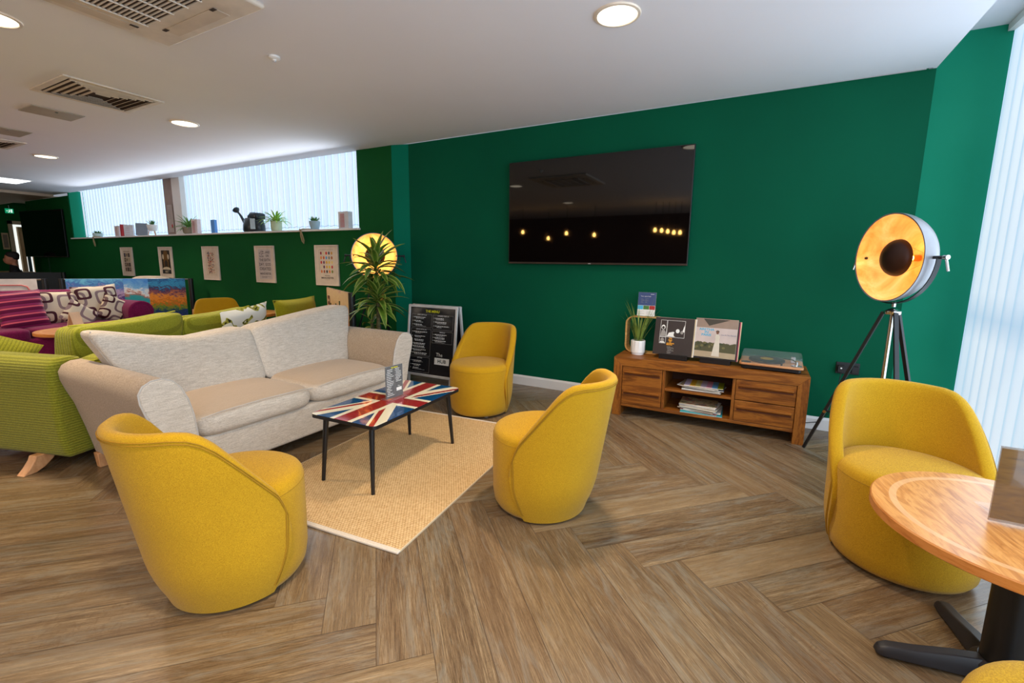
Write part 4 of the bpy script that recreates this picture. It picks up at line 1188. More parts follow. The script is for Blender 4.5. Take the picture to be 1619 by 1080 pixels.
for i in range(m): bm.faces.new((lo[i], lo[(i+1) % m], hi[(i+1) % m], hi[i]))
bm.faces.new(hi); obj('dust_cover', bm, LID, t, smooth=40)

# television
def tv(label, x0, x1, z0, z1, y, rz=0, loc=None, w=None):
    W, Ht = (x1-x0), (z1-z0)
    t = thing('television', label, 'television', ((x0+x1)/2, y, z0), rz)
    bm = BM(); b2(bm, -W/2, W/2, 0, .028, 0, Ht); obj('casing', bm, flat('tv_casing', (16, 15, 16), .35), t, smooth=0, bevel=.003)
    bm = BM(); b2(bm, -W/2*.6, W/2*.6, .0285, .056, Ht*.15, Ht*.8); obj('rear_housing', bm, BLKM, t, smooth=0, bevel=.008)
    bm = BM(); b2(bm, -W/2+.008, W/2-.008, -.0016, -.0003, .020, Ht-.008); obj('screen', bm, SCREEN, t, smooth=0)
    bm = BM(); b2(bm, -W/2+.004, W/2-.004, -.003, -.0005, .003, .014); obj('bottom_trim', bm, flat('tv_trim', (78, 66, 60), .3, .5), t, smooth=0)
    bm = BM(); b2(bm, -.012, .012, -.0042, -.0032, .005, .012); obj('maker_badge', bm, SILVERP, t, smooth=0)
    bm = BM(); b2(bm, -.20, .20, .0562, .062, Ht*.3, Ht*.7); obj('wall_bracket', bm, BLKM, t, smooth=0)
    return t
tv('very large black wall-mounted television on the green back wall', -2.313, -.560, 1.286, 2.282, 4.176)
tv('black wall television on the far left pier by the doorway', -14.75, -13.05, 1.30, 2.30, 4.06, radians(6))
bm = BM(); tube(bm, [(-14.2, 4.182, 1.3), (-14.2, 4.182, .1)], .012, 6); tag(obj('television_cable', bm, flat('cable_green', (6, 60, 30), .6)), 'dark cable running down from the far left television', 'cable')

# sockets
t = thing('wall_socket', 'black double wall socket with plugs behind the lamp tripod', 'socket', (.652, WY, .52), radians(0))
bm = BM(); b2(bm, -.075, .075, -.010, -.0003, -.045, .045); obj('faceplate', bm, BLK, t, smooth=0, bevel=.003)
for x in (-.042, .045):
    bm = BM(); prism(bm, rr(.024, .026, .008), .0105, .045, 'xy')
    for v in bm.verts: v.co = Vector((v.co.x, -v.co.z, v.co.y))
    o = obj('plug', bm, BLKM, t, bevel=.003); o.location = (x, 0, -.005)
bm = BM(); lathe(bm, [(0, .0), (.006, 0), (.006, .002), (0, .002)], 10, Matrix.Translation((-.045, -.0475, .004)) @ Matrix.Rotation(pi/2, 4, 'X')); obj('indicator', bm, PRINTW, t)
bm = BM(); tube(bm, [(.61, 4.19, .49), (.60, 4.17, .42), (.63, 4.16, .33), (.60, 4.18, .24), (.56, 4.20, .15), (.50, 4.205, .07), (.42, 4.215, .045), (.385, 4.20, .06)], .003, 6); tag(obj('power_cable', bm, WIRE), 'thin black cable dropping from the wall socket behind the media unit', 'cable')

# ------------------------------------------------------------------ studio lamps
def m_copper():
    M = MAT('gold_dish_glow'); n = M.noise(M.coord(), 5, 4, .6, .8)
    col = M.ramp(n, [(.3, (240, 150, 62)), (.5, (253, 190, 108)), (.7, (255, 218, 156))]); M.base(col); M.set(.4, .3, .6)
    M.link(col, M.b.inputs['Emission Color']); M.b.inputs['Emission Strength'].default_value = .45  # dish emits its own colour to stand for the bulb lighting it
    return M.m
COPPER = m_copper()
BULB = flat('bulb_glow', (255, 240, 200), .3, emit=(255, 206, 120), es=14)
SHELL = flat('dome_outer_grey', (150, 148, 152), .34, .35)
def studio_lamp(label, loc, disc_c, az, feet, hub_z, R=.262, watts=14, tilt=0, lever_m=None):
    """az = heading of the dish opening"""
    t = thing('studio_floor_lamp', label, 'floor lamp', loc, 0, 'tripod studio lamps')
    # dish (axis along local +X, then turned)
    T = Matrix.Translation(disc_c) @ Matrix.Rotation(az, 4, 'Z') @ Matrix.Rotation(-tilt, 4, 'Y')
    RX = T @ Matrix.Rotation(pi/2, 4, 'Y')
    n = 14; D = .20
    prof = [(R*cos(a), -D*sin(a)) for a in [pi/2*k/n for k in range(n+1)]]; prof[-1] = (0, -D)
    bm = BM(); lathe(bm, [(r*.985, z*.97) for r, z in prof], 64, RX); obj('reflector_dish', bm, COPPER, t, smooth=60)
    bm = BM(); lathe(bm, [(R*.985, .0005), (R+.004, .002), (R+.004, -.004)]+[(r+.003, z-.004) for r, z in prof[1:-1]]+[(0, -D-.005)], 64, RX); sh = obj('lamp_shade', bm, SHELL, t, smooth=60)
    # small front cap reflector and bulb
    bm = BM(); lathe(bm, [(.112*cos(a), -.062+.068*sin(a)) for a in [pi/2*k/8 for k in range(9)]][:-1]+[(0, .006)]+[(.0, .002)]+[(.108*cos(a), -.062+.062*sin(a)) for a in [pi/2*k/8 for k in range(7, -1, -1)]], 40, RX); obj('centre_cap', bm, CAP, t, smooth=60)
    bm = BM(); tube(bm, [RX @ Vector((.03*cos(a), .03*sin(a), -D+.01)) for a in (0, 0.01)], .0001, 3)
    for a in (0.6, 2.2, 3.7, 5.3):
        tube(bm, [RX @ Vector((.108*cos(a), .108*sin(a), -.060)), RX @ Vector((.05*cos(a), .05*sin(a), -D*.9))], .0015, 5)
    obj('cap_wire', bm, CHROME, t)
    bm = BM(); lathe(bm, [(0, -.050), (.024, -.055), (.040, -.072), (.044, -.092), (.036, -.118), (.020, -.138), (.014, -.148), (0, -.148)], 20, RX); obj('bulb', bm, BULB, t, smooth=60)
    bm = BM(); lathe(bm, [(0, -.148), (.019, -.148), (.019, -.192), (0, -.192)], 16, RX); obj('bulb_holder', bm, BRASS, t)
    l = bpy.data.lights.new('bulb_light', 'POINT'); l.energy = watts; l.color = (1, .62, .26); l.shadow_soft_size = .03
    lo = bpy.data.objects.new('bulb_lamp', l); COL.objects.link(lo); lo.parent = t; lo.location = RX @ Vector((0, 0, -.10))
    l.use_custom_distance = False
    # yoke
    hub = Vector((0, 0, hub_z)); dc = Vector(disc_c); side = T.to_3x3() @ Vector((0, 1, 0)); back = T.to_3x3() @ Vector((1, 0, 0))
    bm = BM(); pts = []
    Ry = R+.028; off = back*-.055
    for k in range(25):
        a = pi*k/24; pts.append(dc+off+side*Ry*cos(a)+Vector((0, 0, -1))*(sin(a)*(dc.z-hub_z-.012)))
    for p, q in zip(pts, pts[1:]):
        pass
    w = back*.013
    rows = []
    for i, p in enumerate(pts):
        c = dc+off; o = (p-c).normalized()*.003
        rows.append([bm.verts.new(p-w-o), bm.verts.new(p+w-o), bm.verts.new(p+w+o), bm.verts.new(p-w+o)])
    for a_, b_ in zip(rows, rows[1:]):
        for j in range(4): bm.faces.new((a_[j], a_[(j+1) % 4], b_[(j+1) % 4], b_[j]))
    bm.faces.new(rows[0]); bm.faces.new(rows[-1][::-1]); obj('yoke', bm, BLK, t, smooth=40)
    for s in (-1, 1):
        p = dc+off+side*s*(R-.02); q = dc+off+side*s*(Ry+.035)
        bm = BM(); tube(bm, [p, q], .009, 12); kn = obj('pivot_knob', bm, BLK, t)
        bm = BM(); tube(bm, [q+side*s*-.005, q+side*s*.018], .013, 12); tube(bm, [q+side*s*.006, q+side*s*.03+Vector((0, 0, -.075))], .0065, 10); obj('lever', bm, lever_m or CHROME, kn)
    # pole and tripod
    bm = BM(); tube(bm, [(0, 0, hub_z-.01), dc+off*0+Vector((0, 0, 0))-Vector((0, 0, 0)) if False else (0, 0, hub_z+.02)], .012, 14); obj('neck', bm, CHROME, t)
    bm = BM(); tube(bm, [(0, 0, hub_z-.02), (0, 0, .42)], .0125, 14); obj('pole', bm, CHROME, t)
    bm = BM(); lathe(bm, [(0, hub_z-.055), (.042, hub_z-.055), (.044, hub_z-.05), (.044, hub_z-.035), (.03, hub_z-.028), (.018, hub_z-.02), (0, hub_z-.02)], 24); hb = obj('hub', bm, CHROME, t)
    for fx, fy in feet:
        d = Vector((fx, fy, 0)).normalized(); a = d*.045+Vector((0, 0, hub_z-.045)); b = Vector((fx, fy, 0)); tq = (b-a).normalized(); sd = Vector((-d.y, d.x, 0)); up = tq.cross(sd)
        bm = BM(); R_ = [[bm.verts.new(p+sd*.012*i+up*.009*j) for i, j in ((-1, -1), (1, -1), (1, 1), (-1, 1))] for p in (a, b+Vector((0, 0, .008)))]
        for j in range(4): bm.faces.new((R_[0][j], R_[0][(j+1) % 4], R_[1][(j+1) % 4], R_[1][j]))
        bm.faces.new(R_[0]); bm.faces.new(R_[1][::-1]); lg = obj('leg', bm, BLK, t, smooth=0, bevel=.002)
        m = a.lerp(b, .70); bm = BM(); tube(bm, [m, Vector((0, 0, m.z+.10))], .007, 6); obj('brace', bm, BLK, lg)
        bm = BM(); tube(bm, [m-sd*.016, m+sd*.016], .010, 10); obj('hinge_bolt', bm, BRASS, lg)
    bm = BM(); lathe(bm, [(0, .395), (.022, .395), (.022, .435), (0, .435)], 16); obj('brace_collar', bm, BLK, t)
    return t
CAP = flat('cap_dark_bronze', (52, 26, 16), .45, .2)
BRASS = flat('brass', (190, 140, 80), .3, .9)
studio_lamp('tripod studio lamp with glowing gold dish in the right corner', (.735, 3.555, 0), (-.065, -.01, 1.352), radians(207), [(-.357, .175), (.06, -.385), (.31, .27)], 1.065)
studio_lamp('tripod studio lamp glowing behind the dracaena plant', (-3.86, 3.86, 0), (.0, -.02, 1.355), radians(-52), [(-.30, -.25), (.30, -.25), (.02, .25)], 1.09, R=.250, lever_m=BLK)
# ------------------------------------------------------------------ dracaena
t = thing('dracaena', 'tall dracaena with striped arching leaves at the far arm of the grey sofa', 'plant', (-3.46, 3.42, 0))
bm = BM(); lathe(bm, [(0, 0), (.08, 0), (.095, .02), (.115, .26), (.12, .28), (.11, .28), (.105, .25), (0, .25)], 32); obj('pot', bm, flat('pot_charcoal', (52, 52, 54), .5), t)
bm = BM(); lathe(bm, [(0, .255), (.104, .252)], 24); obj('soil', bm, SOIL, t)
bark = m_wood('dracaena_bark', [(60, 50, 30), (92, 84, 52), (112, 104, 66)], (4, 4, 14), .8)
stems = [((.0, .02), (.03, .02), 1.18), ((.05, -.03), (.085, -.04), .88), ((-.04, .0), (-.05, .0), .70)]
for (a, b), (c, d), h in stems:
    bm = BM(); tube(bm, [(a, b, .25), ((a+c)/2+.01, (b+d)/2, .25+(h-.25)*.5), (c, d, h)], [.021, .018, .014], 10); obj('stem', bm, bark, t)
r = random.Random(21)
for ci, (cx, cy, z0, z1, nn, L0, L1) in enumerate(((.02, .02, 1.12, 1.40, 46, .28, .46), (.085, -.04, .82, 1.06, 44, .24, .38), (-.05, 0, .60, .74, 9, .16, .24))):
    bm = BM(); uv = bm.loops.layers.uv.new('UVMap')
    for i in range(nn):
        k = i/nn; az = i*2.399+r.uniform(-.3, .3); el = radians(2+80*k**1.7+r.uniform(-10, 10)); L = r.uniform(L0, L1)*(1-.25*k)
        blade(bm, (cx+.012*cos(az), cy+.012*sin(az), z0+(z1-z0)*k*.75), az, el, L, r.uniform(.050, .070), radians(r.uniform(30, 90))*(1-.35*k), 8, .35, uv, r.uniform(-.5, .5))
    obj('foliage', bm, DRAC, t, smooth=80)

# ------------------------------------------------------------------ A-frame menu board
t = thing('menu_board', 'silver framed black A-board reading THE MENU beside the back wall', 'sign', (-3.045, 3.875, 0), radians(1)); t.scale = (.96, 1, .96)
e = bpy.data.objects.new('x', None); bpy.data.objects.remove(e)
def board(sign, parent):
    LE = Matrix.Rotation(radians(-6.5*sign), 4, 'X')
    w, h, z0, f = .335, .80, .075, .028
    def place(o): o.matrix_local = Matrix.Translation((0, -.125*sign, 0)) @ LE
    o = None
    bm = BM(); b2(bm, -w+f, w-f, -.004, .004, z0+f, z0+h-f); o = obj('menu_panel' if sign > 0 else 'rear_panel', bm, MENUBG, parent, smooth=0); place(o)
    bm = BM()
    for a in ((-w, -w+f, z0, z0+h), (w-f, w, z0, z0+h)): b2(bm, a[0], a[1], -.012, .010, a[2]+.012, a[3]-.012)
    b2(bm, -w+.012, w-.012, -.012, .010, z0, z0+f); b2(bm, -w+.012, w-.012, -.012, .010, z0+h-f, z0+h)
    for sx in (-1, 1):
        for zz in (z0+.014, z0+h-.014):
            lathe(bm, [(0, -.0135), (.0155, -.0135), (.0155, .011), (0, .011)], 16, Matrix.Translation((sx*(w-.014), 0, zz)) @ Matrix.Rotation(pi/2, 4, 'X'))
    fr = obj('frame' if sign > 0 else 'rear_frame', bm, ALU, parent, smooth=30, bevel=.003); place(fr)
    for sx in (-1, 1):
        bm = BM(); b2(bm, sx*(w-.05)-.014, sx*(w-.05)+.014, -.006, .006, 0, z0+.01)
        lg = obj('leg', bm, ALU, parent, smooth=0); place(lg)
    return o, z0+h/2, w-f, h-2*f
p, zc, hw, hh = board(1, t)
k = bpy.data.objects.new('print_group', None); bpy.data.objects.remove(k)
n0 = set(bpy.data.objects)
menu_art(2*hw, hh, p, y=-.0055)
for o in set(bpy.data.objects)-n0: o.location = (0, 0, zc)
board(-1, t)
bm = BM(); tube(bm, [(-.31, -.09, .30), (-.31, .09, .30)], .004, 6); obj('stay', bm, BLK, t)

# ------------------------------------------------------------------ posters
def poster(label, xc, art, mats, x0=None):
    t = thing('framed_poster', label, 'picture', (xc, 4.188, .965), 0, 'white framed posters on the lower green wall')
    W, Ht, f = .222, .53, .014
    bm = BM()
    for a in ((-W, W, 0, f), (-W, W, Ht-f, Ht), (-W, -W+f, f, Ht-f), (W-f, W, f, Ht-f)): b2(bm, a[0], a[1], -.022, -.0004, a[2], a[3])
    obj('frame', bm, flat('frame_white', (222, 206, 190), .4), t, smooth=0, bevel=.002)
    bm = BM(); b2(bm, -W+f, W-f, -.012, -.010, f, Ht-f); obj('mount', bm, flat('mount_white', (214, 198, 180), .6), t, smooth=0)
    bm = BM(); art(bm, -.0125); obj('print', bm, mats, t, smooth=0)
    return t
S1 = [flat('sepia_%d' % i, c) for i, c in enumerate(((128, 104, 84), (70, 56, 50), (170, 150, 120), (60, 66, 110), (110, 50, 44), (206, 188, 166)))]
def art1(bm, y):
    r = random.Random(1); rect(bm, -.15, .15, .065, .475, y, 5)
    rect(bm, -.12, .12, .445, .455, y-.0004, 0)
    for row in range(4):
        for c in range(3):
            x = -.11+c*.078; z = .085+row*.088; w = .068
            rect(bm, x, x+w, z, z+.074, y-.0004, r.choice((0, 1, 2))); disc(bm, x+w/2, z+.04, .016, .024, y-.0008, r.choice((1, 3, 4, 2)), 8)
def art2(bm, y):
    rect(bm, -.14, .14, .07, .47, y, 1); polyf(bm, [(-.075, .15), (.075, .15), (.085, .36), (.06, .45), (0, .47), (-.06, .45), (-.085, .36)], y-.0003, 2)
    polyf(bm, [(-.05, .15), (.05, .15), (.05, .27), (0, .32), (-.05, .27)], y-.0006, 1)
    for s in (-1, 1): disc(bm, s*.085, .36, .028, .045, y-.0008, 3, 14)
    polyf(bm, [(-.14, .14), (.14, .14), (.10, .175), (0, .19), (-.10, .175)], y-.0009, 3)
    rect(bm, -.14, .14, .07, .14, y-.0011, 4); r = random.Random(2); dash_block(bm, -.06, .08, .085, .125, 3, 3, r, y-.0015, hgt=.5)
def art3(bm, y):
    r = random.Random(3); rect(bm, -.145, .145, .07, .47, y, 5)
    for i in range(150): 
        x = r.uniform(-.095, .085); z = r.uniform(.10, .43); w = r.uniform(.008, .028); h = r.uniform(.006, .02)
        rect(bm, x, x+w, z, z+h, y-.0003-.00001*i, r.choice((0, 1, 2, 3, 4, 6, 7)))
def art4(bm, y):
    r = random.Random(4); rect(bm, -.145, .145, .05, .48, y, 0)
    for i in range(26): rect(bm, *(lambda x, z: (x, x+r.uniform(.01, .04), z, z+.006))(r.uniform(-.13, -.04), r.uniform(.36, .46)), y-.0005, 1)
    for s, x, z, sz in (('...AND', .06, .435, .045), ('ON', .06, .385, .045), ('THE SIXTH', 0, .325, .052), ('DAY, GOD', 0, .262, .056), ('CREATED', .0, .198, .060), ('MANCHESTER', 0, .128, .040)):
        add_text(bm, s, sz, x, z, 1, y=y-.0008, bold=.001)
    dash_block(bm, -.11, .12, .07, .09, 2, 1, r, y-.0006, hgt=.5)
DOTS = [(150, 30, 50), (220, 200, 150), (206, 30, 34), (70, 70, 90), (206, 150, 60), (214, 130, 50), (200, 80, 30), (90, 150, 200), (120, 130, 120), (160, 90, 40), (200, 40, 40), (110, 50, 90), (220, 170, 40), (226, 190, 60), (226, 200, 120), (216, 200, 170), (90, 40, 70), (214, 160, 50), (220, 190, 40), (190, 50, 50), (206, 110, 50), (160, 80, 40), (50, 50, 50), (220, 120, 40), (120, 130, 50)]
def art5(bm, y):
    for a in ((-.145, .125, .468, .470), (-.145, -.143, .18, .47)): rect(bm, a[0], a[1], a[2], a[3], y, 25)
    for i, c in enumerate(DOTS): disc(bm, -.105+(i % 5)*.051, .425-(i//5)*.060, .016, .021, y-.0004, i, 14)
    r = random.Random(5); dash_block(bm, -.06, .07, .125, .135, 1, 25, r, y, hgt=.7); add_text(bm, 'MANCHESTER', .034, 0, .100, 25, y=y-.0005, bold=.0006, sx=1.1)
    dash_block(bm, -.07, .08, .07, .08, 1, 26, r, y, hgt=.4)
poster('white framed poster of small sepia pictures, leftmost of the five', -10.505, art1, S1)
poster('white framed dark poster of a lit arch, second from the left', -9.115, art2, [S1[0], flat('arch_dark', (40, 28, 16)), flat('arch_amber', (110, 76, 24)), flat('arch_lamp', (206, 190, 160)), flat('arch_base', (30, 28, 30))])
poster('white framed poster with a colourful dense collage, middle of the five', -7.745, art3, S1+[flat('collage_orange', (196, 110, 50)), flat('collage_pink', (186, 80, 84))])
poster('white framed poster with large grey lettering about the sixth day', -6.363, art4, [flat('letter_paper', (196, 186, 180)), flat('letter_ink', (84, 74, 76))])
poster('white framed poster with a grid of coloured ovals behind the dracaena leaves', -5.055, art5, [flat('oval_%d' % i, c) for i, c in enumerate(DOTS)]+[flat('oval_ink', (50, 40, 34)), flat('oval_grey', (150, 130, 110))])
t = thing('framed_poster', 'small framed picture on the far end wall by the doorway', 'picture', (-16.995, 4.25, 1.48), radians(90))
bm = BM(); b2(bm, -.06, .06, -.02, 0, 0, .41); obj('frame', bm, flat('far_frame', (190, 160, 120), .5), t, smooth=0)
bm = BM(); b2(bm, -.04, .04, -.023, -.0205, .04, .37); obj('print', bm, flat('far_print', (120, 104, 84), .6), t, smooth=0)

# ------------------------------------------------------------------ sill objects
SZ = 1.7005
def potgen(name, label, x, y, prof, mat, plantf, cat='plant', group='small potted plants on the window sill'):
    t = thing(name, label, cat, (x, y, SZ), 0, group); t.scale = (.70,)*3
    bm = BM(); lathe(bm, prof, 28); obj('pot', bm, mat, t, smooth=40)
    bm = BM(); uv = bm.loops.layers.uv.new('UVMap'); m = plantf(bm, uv); obj('leaves', bm, m, t, smooth=80)
    return t
def rosette(n, L, w, z, el0, el1, droop, mat, seed=1, rad=.02):
    def f(bm, uv):
        r = random.Random(seed)
        for i in range(n):
            az = i*2.399; blade(bm, (rad*cos(az), rad*sin(az), z), az, radians(el0+(el1-el0)*i/n+r.uniform(-6, 6)), L*r.uniform(.8, 1.1), w, radians(droop)*r.uniform(.7, 1.2), 6, .4, uv)
        return mat
    return f
potgen('succulent', 'tiny succulent in a pale blue bowl at the left end of the sill', -11.84, 4.27, [(0, 0), (.07, 0), (.105, .03), (.12, .08), (.11, .115), (.10, .112), (0, .10)], flat('duck_egg', (176, 196, 190), .4), rosette(26, .10, .03, .10, 20, 80, 20, SUCC, 3, .05))
t = potgen('succulent', 'spiky succulent in a white pot on thin wooden legs', -9.66, 4.27, [(0, .11), (.06, .11), (.09, .13), (.115, .21), (.12, .27), (.11, .27), (0, .25)], CERAM, rosette(18, .16, .025, .25, 35, 85, 10, SUCC, 4))
for a in (0, 2.09, 4.19):
    bm = BM(); tube(bm, [(.07*cos(a), .07*sin(a), .14), (.10*cos(a), .10*sin(a), 0)], .009, 6); obj('leg', bm, LEGW, t)
potgen('fern', 'bushy light green plant in a brown pot by the white window post', -8.47, 4.27, [(0, 0), (.09, 0), (.125, .04), (.14, .16), (.13, .165), (.12, .15), (0, .14)], flat('pot_mushroom', (150, 136, 116), .5), rosette(40, .36, .04, .14, 5, 84, 60, leafmat('fern_leaf', (90, 140, 70), (140, 190, 110)), 5))
potgen('spider_plant', 'bright green spider plant in a pale green pot beside the watering can', -6.18, 4.27, [(0, 0), (.085, 0), (.10, .015), (.108, .09), (.108, .20), (.10, .20), (.098, .17), (0, .16)], flat('pot_celadon', (196, 208, 176), .45), rosette(36, .37, .04, .17, 14, 84, 80, SPIDER, 6))
potgen('succulent', 'succulent in a blue-grey pot with hanging cord on the right of the sill', -5.36, 4.265, [(0, 0), (.055, 0), (.075, .02), (.098, .12), (.10, .165), (.092, .168), (0, .14)], flat('pot_bluegrey', (150, 176, 186), .45), rosette(22, .12, .022, .15, 35, 88, 10, SUCC, 8, .04))
# watering can
t = thing('watering_can', 'dark plastic watering can with long spout on the window sill', 'watering can', (-6.70, 4.27, SZ), radians(0))
CAN = flat('can_plastic', (24, 38, 46), .35)
bm = BM(); lathe(bm, [(0, 0), (.19, 0), (.205, .02), (.20, .10), (.175, .18), (.155, .20), (0, .21)], 32)
for v in bm.verts: v.co.y *= .58
obj('body', bm, CAN, t, smooth=40)
bm = BM(); soft(bm, (.20, .17, .10), 8, 4, c=(.09, 0, .225)); obj('filler_collar', bm, CAN, t)
bm = BM(); tube(bm, [(-.14, 0, .06), (-.22, 0, .14), (-.30, 0, .24), (-.385, 0, .315)], [.035, .024, .017, .014], 12); s = obj('spout', bm, CAN, t)
bm = BM(); lathe(bm, [(0, 0), (.016, 0), (.045, .045), (.05, .055), (0, .062)], 18, Matrix.Translation((-.375, 0, .305)) @ Matrix.Rotation(radians(-52), 4, 'Y')); obj('rose', bm, CAN, s)
bm = BM(); tube(bm, [(-.13, 0, .17), (-.12, 0, .235), (-.06, 0, .275), (.03, 0, .275), (.08, 0, .25)], .014, 8); obj('handle', bm, CAN, t)
bm = BM(); bx(bm, (.125, -.100, .11), (.07, .006, .15), Matrix.Rotation(radians(28), 3, 'Z')); obj('label_plate', bm, flat('can_label', (176, 196, 206), .4), t, smooth=0)
# leaflets standing on the sill
def sill_card(name, label, x, w, h, mat, stripes=None, d=.02, rz=0, printm=None, group='leaflets stood on the window sill'):
    t = thing(name, label, 'leaflet', (x, 4.26, SZ), rz, group)
    bm = BM(); b2(bm, -w/2, w/2, -d/2, d/2, 0, h); obj('card', bm, mat, t, smooth=0, bevel=.001)
    if stripes:
        bm = BM()
        for i in range(stripes): rect(bm, -w*.32, w*.12, h*(.1+.8*i/stripes), h*(.1+.8*i/stripes)+h*.035, -d/2-.002, 0)
        obj('print_lines', bm, printm or PRINTR, t, smooth=0)
    return t
PK = flat('card_offwhite', (222, 206, 204), .5)
sill_card('leaflet_block', 'pinkish white leaflet block left of the red-edged book on the sill', -10.92, .17, .20, PK, 9, .06, printm=flat('faded_red', (206, 150, 146), .6))
sill_card('booklet', 'upright booklet with a dark red spine on the sill', -10.50, .20, .21, flat('booklet_pale', (214, 214, 222), .5), 4, .03, .35, printm=flat('faded_rose', (214, 170, 176), .6))
t = thing('red_spined_folder', 'narrow dark red spine standing at the left of the pale booklet', 'leaflet', (-10.68, 4.25, SZ)); bm = BM(); b2(bm, -.02, .02, -.05, .05, 0, .22); obj('spine', bm, PRINTR, t, smooth=0)
t = thing('desk_calendar', 'grey and white tent calendar on the sill beside the legged pot', 'calendar', (-10.02, 4.26, SZ), radians(-30))
for s in (-1, 1):
    bm = BM(); bx(bm, (s*.05, 0, .115), (.006, .17, .24), Matrix.Rotation(-s*.42, 3, 'Y')); obj('cover', bm, (WHITE, flat('calendar_grey', (120, 124, 132), .5))[s > 0], t, smooth=0)
sill_card('leaflet_block', 'white block with red print lines behind the bushy plant pot', -8.23, .17, .235, PK, 9, .06)
sill_card('leaflet_block', 'white block with red print lines at the right end of the sill', -4.765, .18, .215, flat('card_grey_white', (206, 204, 204), .5), 11, .07)
sill_card('blue_folder', 'bright blue folder standing on the sill left of the watering can', -7.72, .10, .21, flat('folder_blue', (90, 150, 220), .5), None, .04)
t = thing('paper_notice', 'tall printed notice taped to the taupe window post', 'notice', (-9.06, 4.295, 1.75), 0)
bm = BM(); b2(bm, -.085, .085, -.006, -.001, 0, .46); obj('sheet', bm, flat('notice_grey', (176, 160, 152), .6), t, smooth=0)
bm = BM(); r = random.Random(9)
dash_block(bm, -.07, .07, .22, .43, 7, 0, r, -.007, hgt=.35); disc(bm, .035, .10, .022, .035, -.007, 1); obj('print', bm, [PRINTG, PRINTR], t, smooth=0)
# jute cords over the sill edge
for (x, lab) in ((-5.50, 'loop of jute cord hanging over the sill below the blue-grey pot'), (-11.72, 'loop of jute cord hanging over the far left of the sill')):
    bm = BM(); tube(bm, [(x+.12, 4.22, 1.708), (x+.02, 4.17, 1.708), (x, 4.143, 1.70), (x+.005, 4.142, 1.62), (x+.03, 4.143, 1.545), (x+.055, 4.143, 1.52), (x+.06, 4.143, 1.56), (x+.03, 4.142, 1.64), (x-.01, 4.142, 1.70), (x-.05, 4.17, 1.709)], .009, 7)
    tag(obj('jute_twine_loop', bm, ROPE), lab, 'twine', 'jute twine loops over the sill')

# ------------------------------------------------------------------ barriers with printed banners
def m_paintart(name, stops, sc=3, seed=0, dist=1.6, horiz=True):
    M = MAT(name); v = M.coord(); x, y, z = M.xyz(v)
    mp = M.node('Mapping'); mp.inputs['Location'].default_value = (seed, seed*2, 0); mp.inputs['Scale'].default_value = (1.2, 1, 2); M.link(v, mp.inputs[0])
    n = M.noise(mp.outputs[0], sc*2.2, 8, .75, dist); f = (1.0-z)*1.0+(n-.5)*.55
    M.base(M.ramp(f, stops)); M.set(.55, 0, .3); return M.m
SKY1 = m_paintart('banner_painted_sky', [(0, (110, 190, 226)), (.12, (60, 110, 190)), (.22, (196, 170, 206)), (.30, (90, 60, 130)), (.45, (60, 110, 160)), (.6, (30, 40, 90)), (.8, (30, 30, 60))], 3, 3)
SEA = m_paintart('banner_blue_stadium', [(0, (50, 130, 220)), (.16, (120, 180, 230)), (.22, (230, 236, 240)), (.27, (170, 90, 70)), (.31, (50, 160, 170)), (.6, (30, 130, 150)), (1, (20, 80, 90))], 2, 9, .4)
STAD = m_paintart('banner_night_stadium', [(0, (40, 90, 150)), (.10, (60, 160, 210)), (.17, (50, 40, 90)), (.24, (150, 90, 90)), (.31, (236, 150, 50)), (.38, (206, 110, 30)), (.46, (110, 150, 50)), (.52, (20, 60, 100)), (.60, (30, 60, 140)), (.68, (190, 90, 90)), (.76, (60, 50, 130)), (.9, (30, 90, 150))], 4, 5)
DRIP = m_paintart('banner_paint_drips', [(0, (206, 160, 150)), (.05, (230, 200, 156)), (.2, (222, 186, 140)), (.33, (206, 150, 100)), (.42, (186, 84, 30)), (.55, (150, 60, 24)), (.8, (120, 50, 20))], 6, 2, .3)
def barrier(label, p0, p1, h, segs, posts=(0, 1), z0=.12):
    """segs: (f0, f1, material) fractions along the run"""
    dx, dy = p1[0]-p0[0], p1[1]-p0[1]; L = sqrt(dx*dx+dy*dy); a = math.atan2(dy, dx)
    t = thing('cafe_barrier', label, 'barrier', (p0[0], p0[1], 0), a)
    for f in posts:
        bm = BM(); tube(bm, [(L*f, 0, .02), (L*f, 0, h+.012)], .035, 14); obj('post', bm, BLK, t)
        bm = BM(); lathe(bm, [(0, 0), (.09, 0), (.09, .012), (.03, .02), (0, .02)], 24); o = obj('post_base', bm, BLKM, t); o.location = (L*f, 0, 0)
    bm = BM(); tube(bm, [(0, 0, h), (L, 0, h)], .012, 8); obj('top_rail', bm, CHROME, t)
    for f0, f1, m in segs:
        bm = BM(); b2(bm, L*f0, L*f1, -.016, -.013, z0, h+.010); obj('banner', bm, m, t, smooth=0)
    return t
BLUEBAN = flat('banner_navy', (26, 36, 44), .6)
b = barrier('cafe barrier with painted stadium banners behind the plum sofa', (-9.06, 2.74), (-8.00, 3.98), .975, [(.05, .47, SKY1), (.47, .66, SEA), (.66, .955, STAD)], (0.02, 1))
b = barrier('cafe barrier with white banner and red outline at the left edge', (-10.2, 1.36), (-9.16, 2.62), .975, [(.0, .42, flat('banner_grey', (110, 104, 112), .6)), (.42, .95, flat('banner_white', (226, 222, 222), .6))], (1,))
bm = BM(); L = 1.634
P = [(L*.60+a, -.019, z) for a, z in ((.0, .2), (0, .83), (.02, .875), (.06, .895), (.40, .895), (.46, .875), (.48, .83), (.48, .2))]
tube(bm, P, .009, 6, closed=True); obj('red_outline_logo', bm, flat('logo_red', (206, 110, 110), .6), b)
barrier('long navy cafe barrier in front of the seated man', (-13.6, 3.02), (-12.85, 3.98), .975, [(.0, .97, BLUEBAN)], (1,))
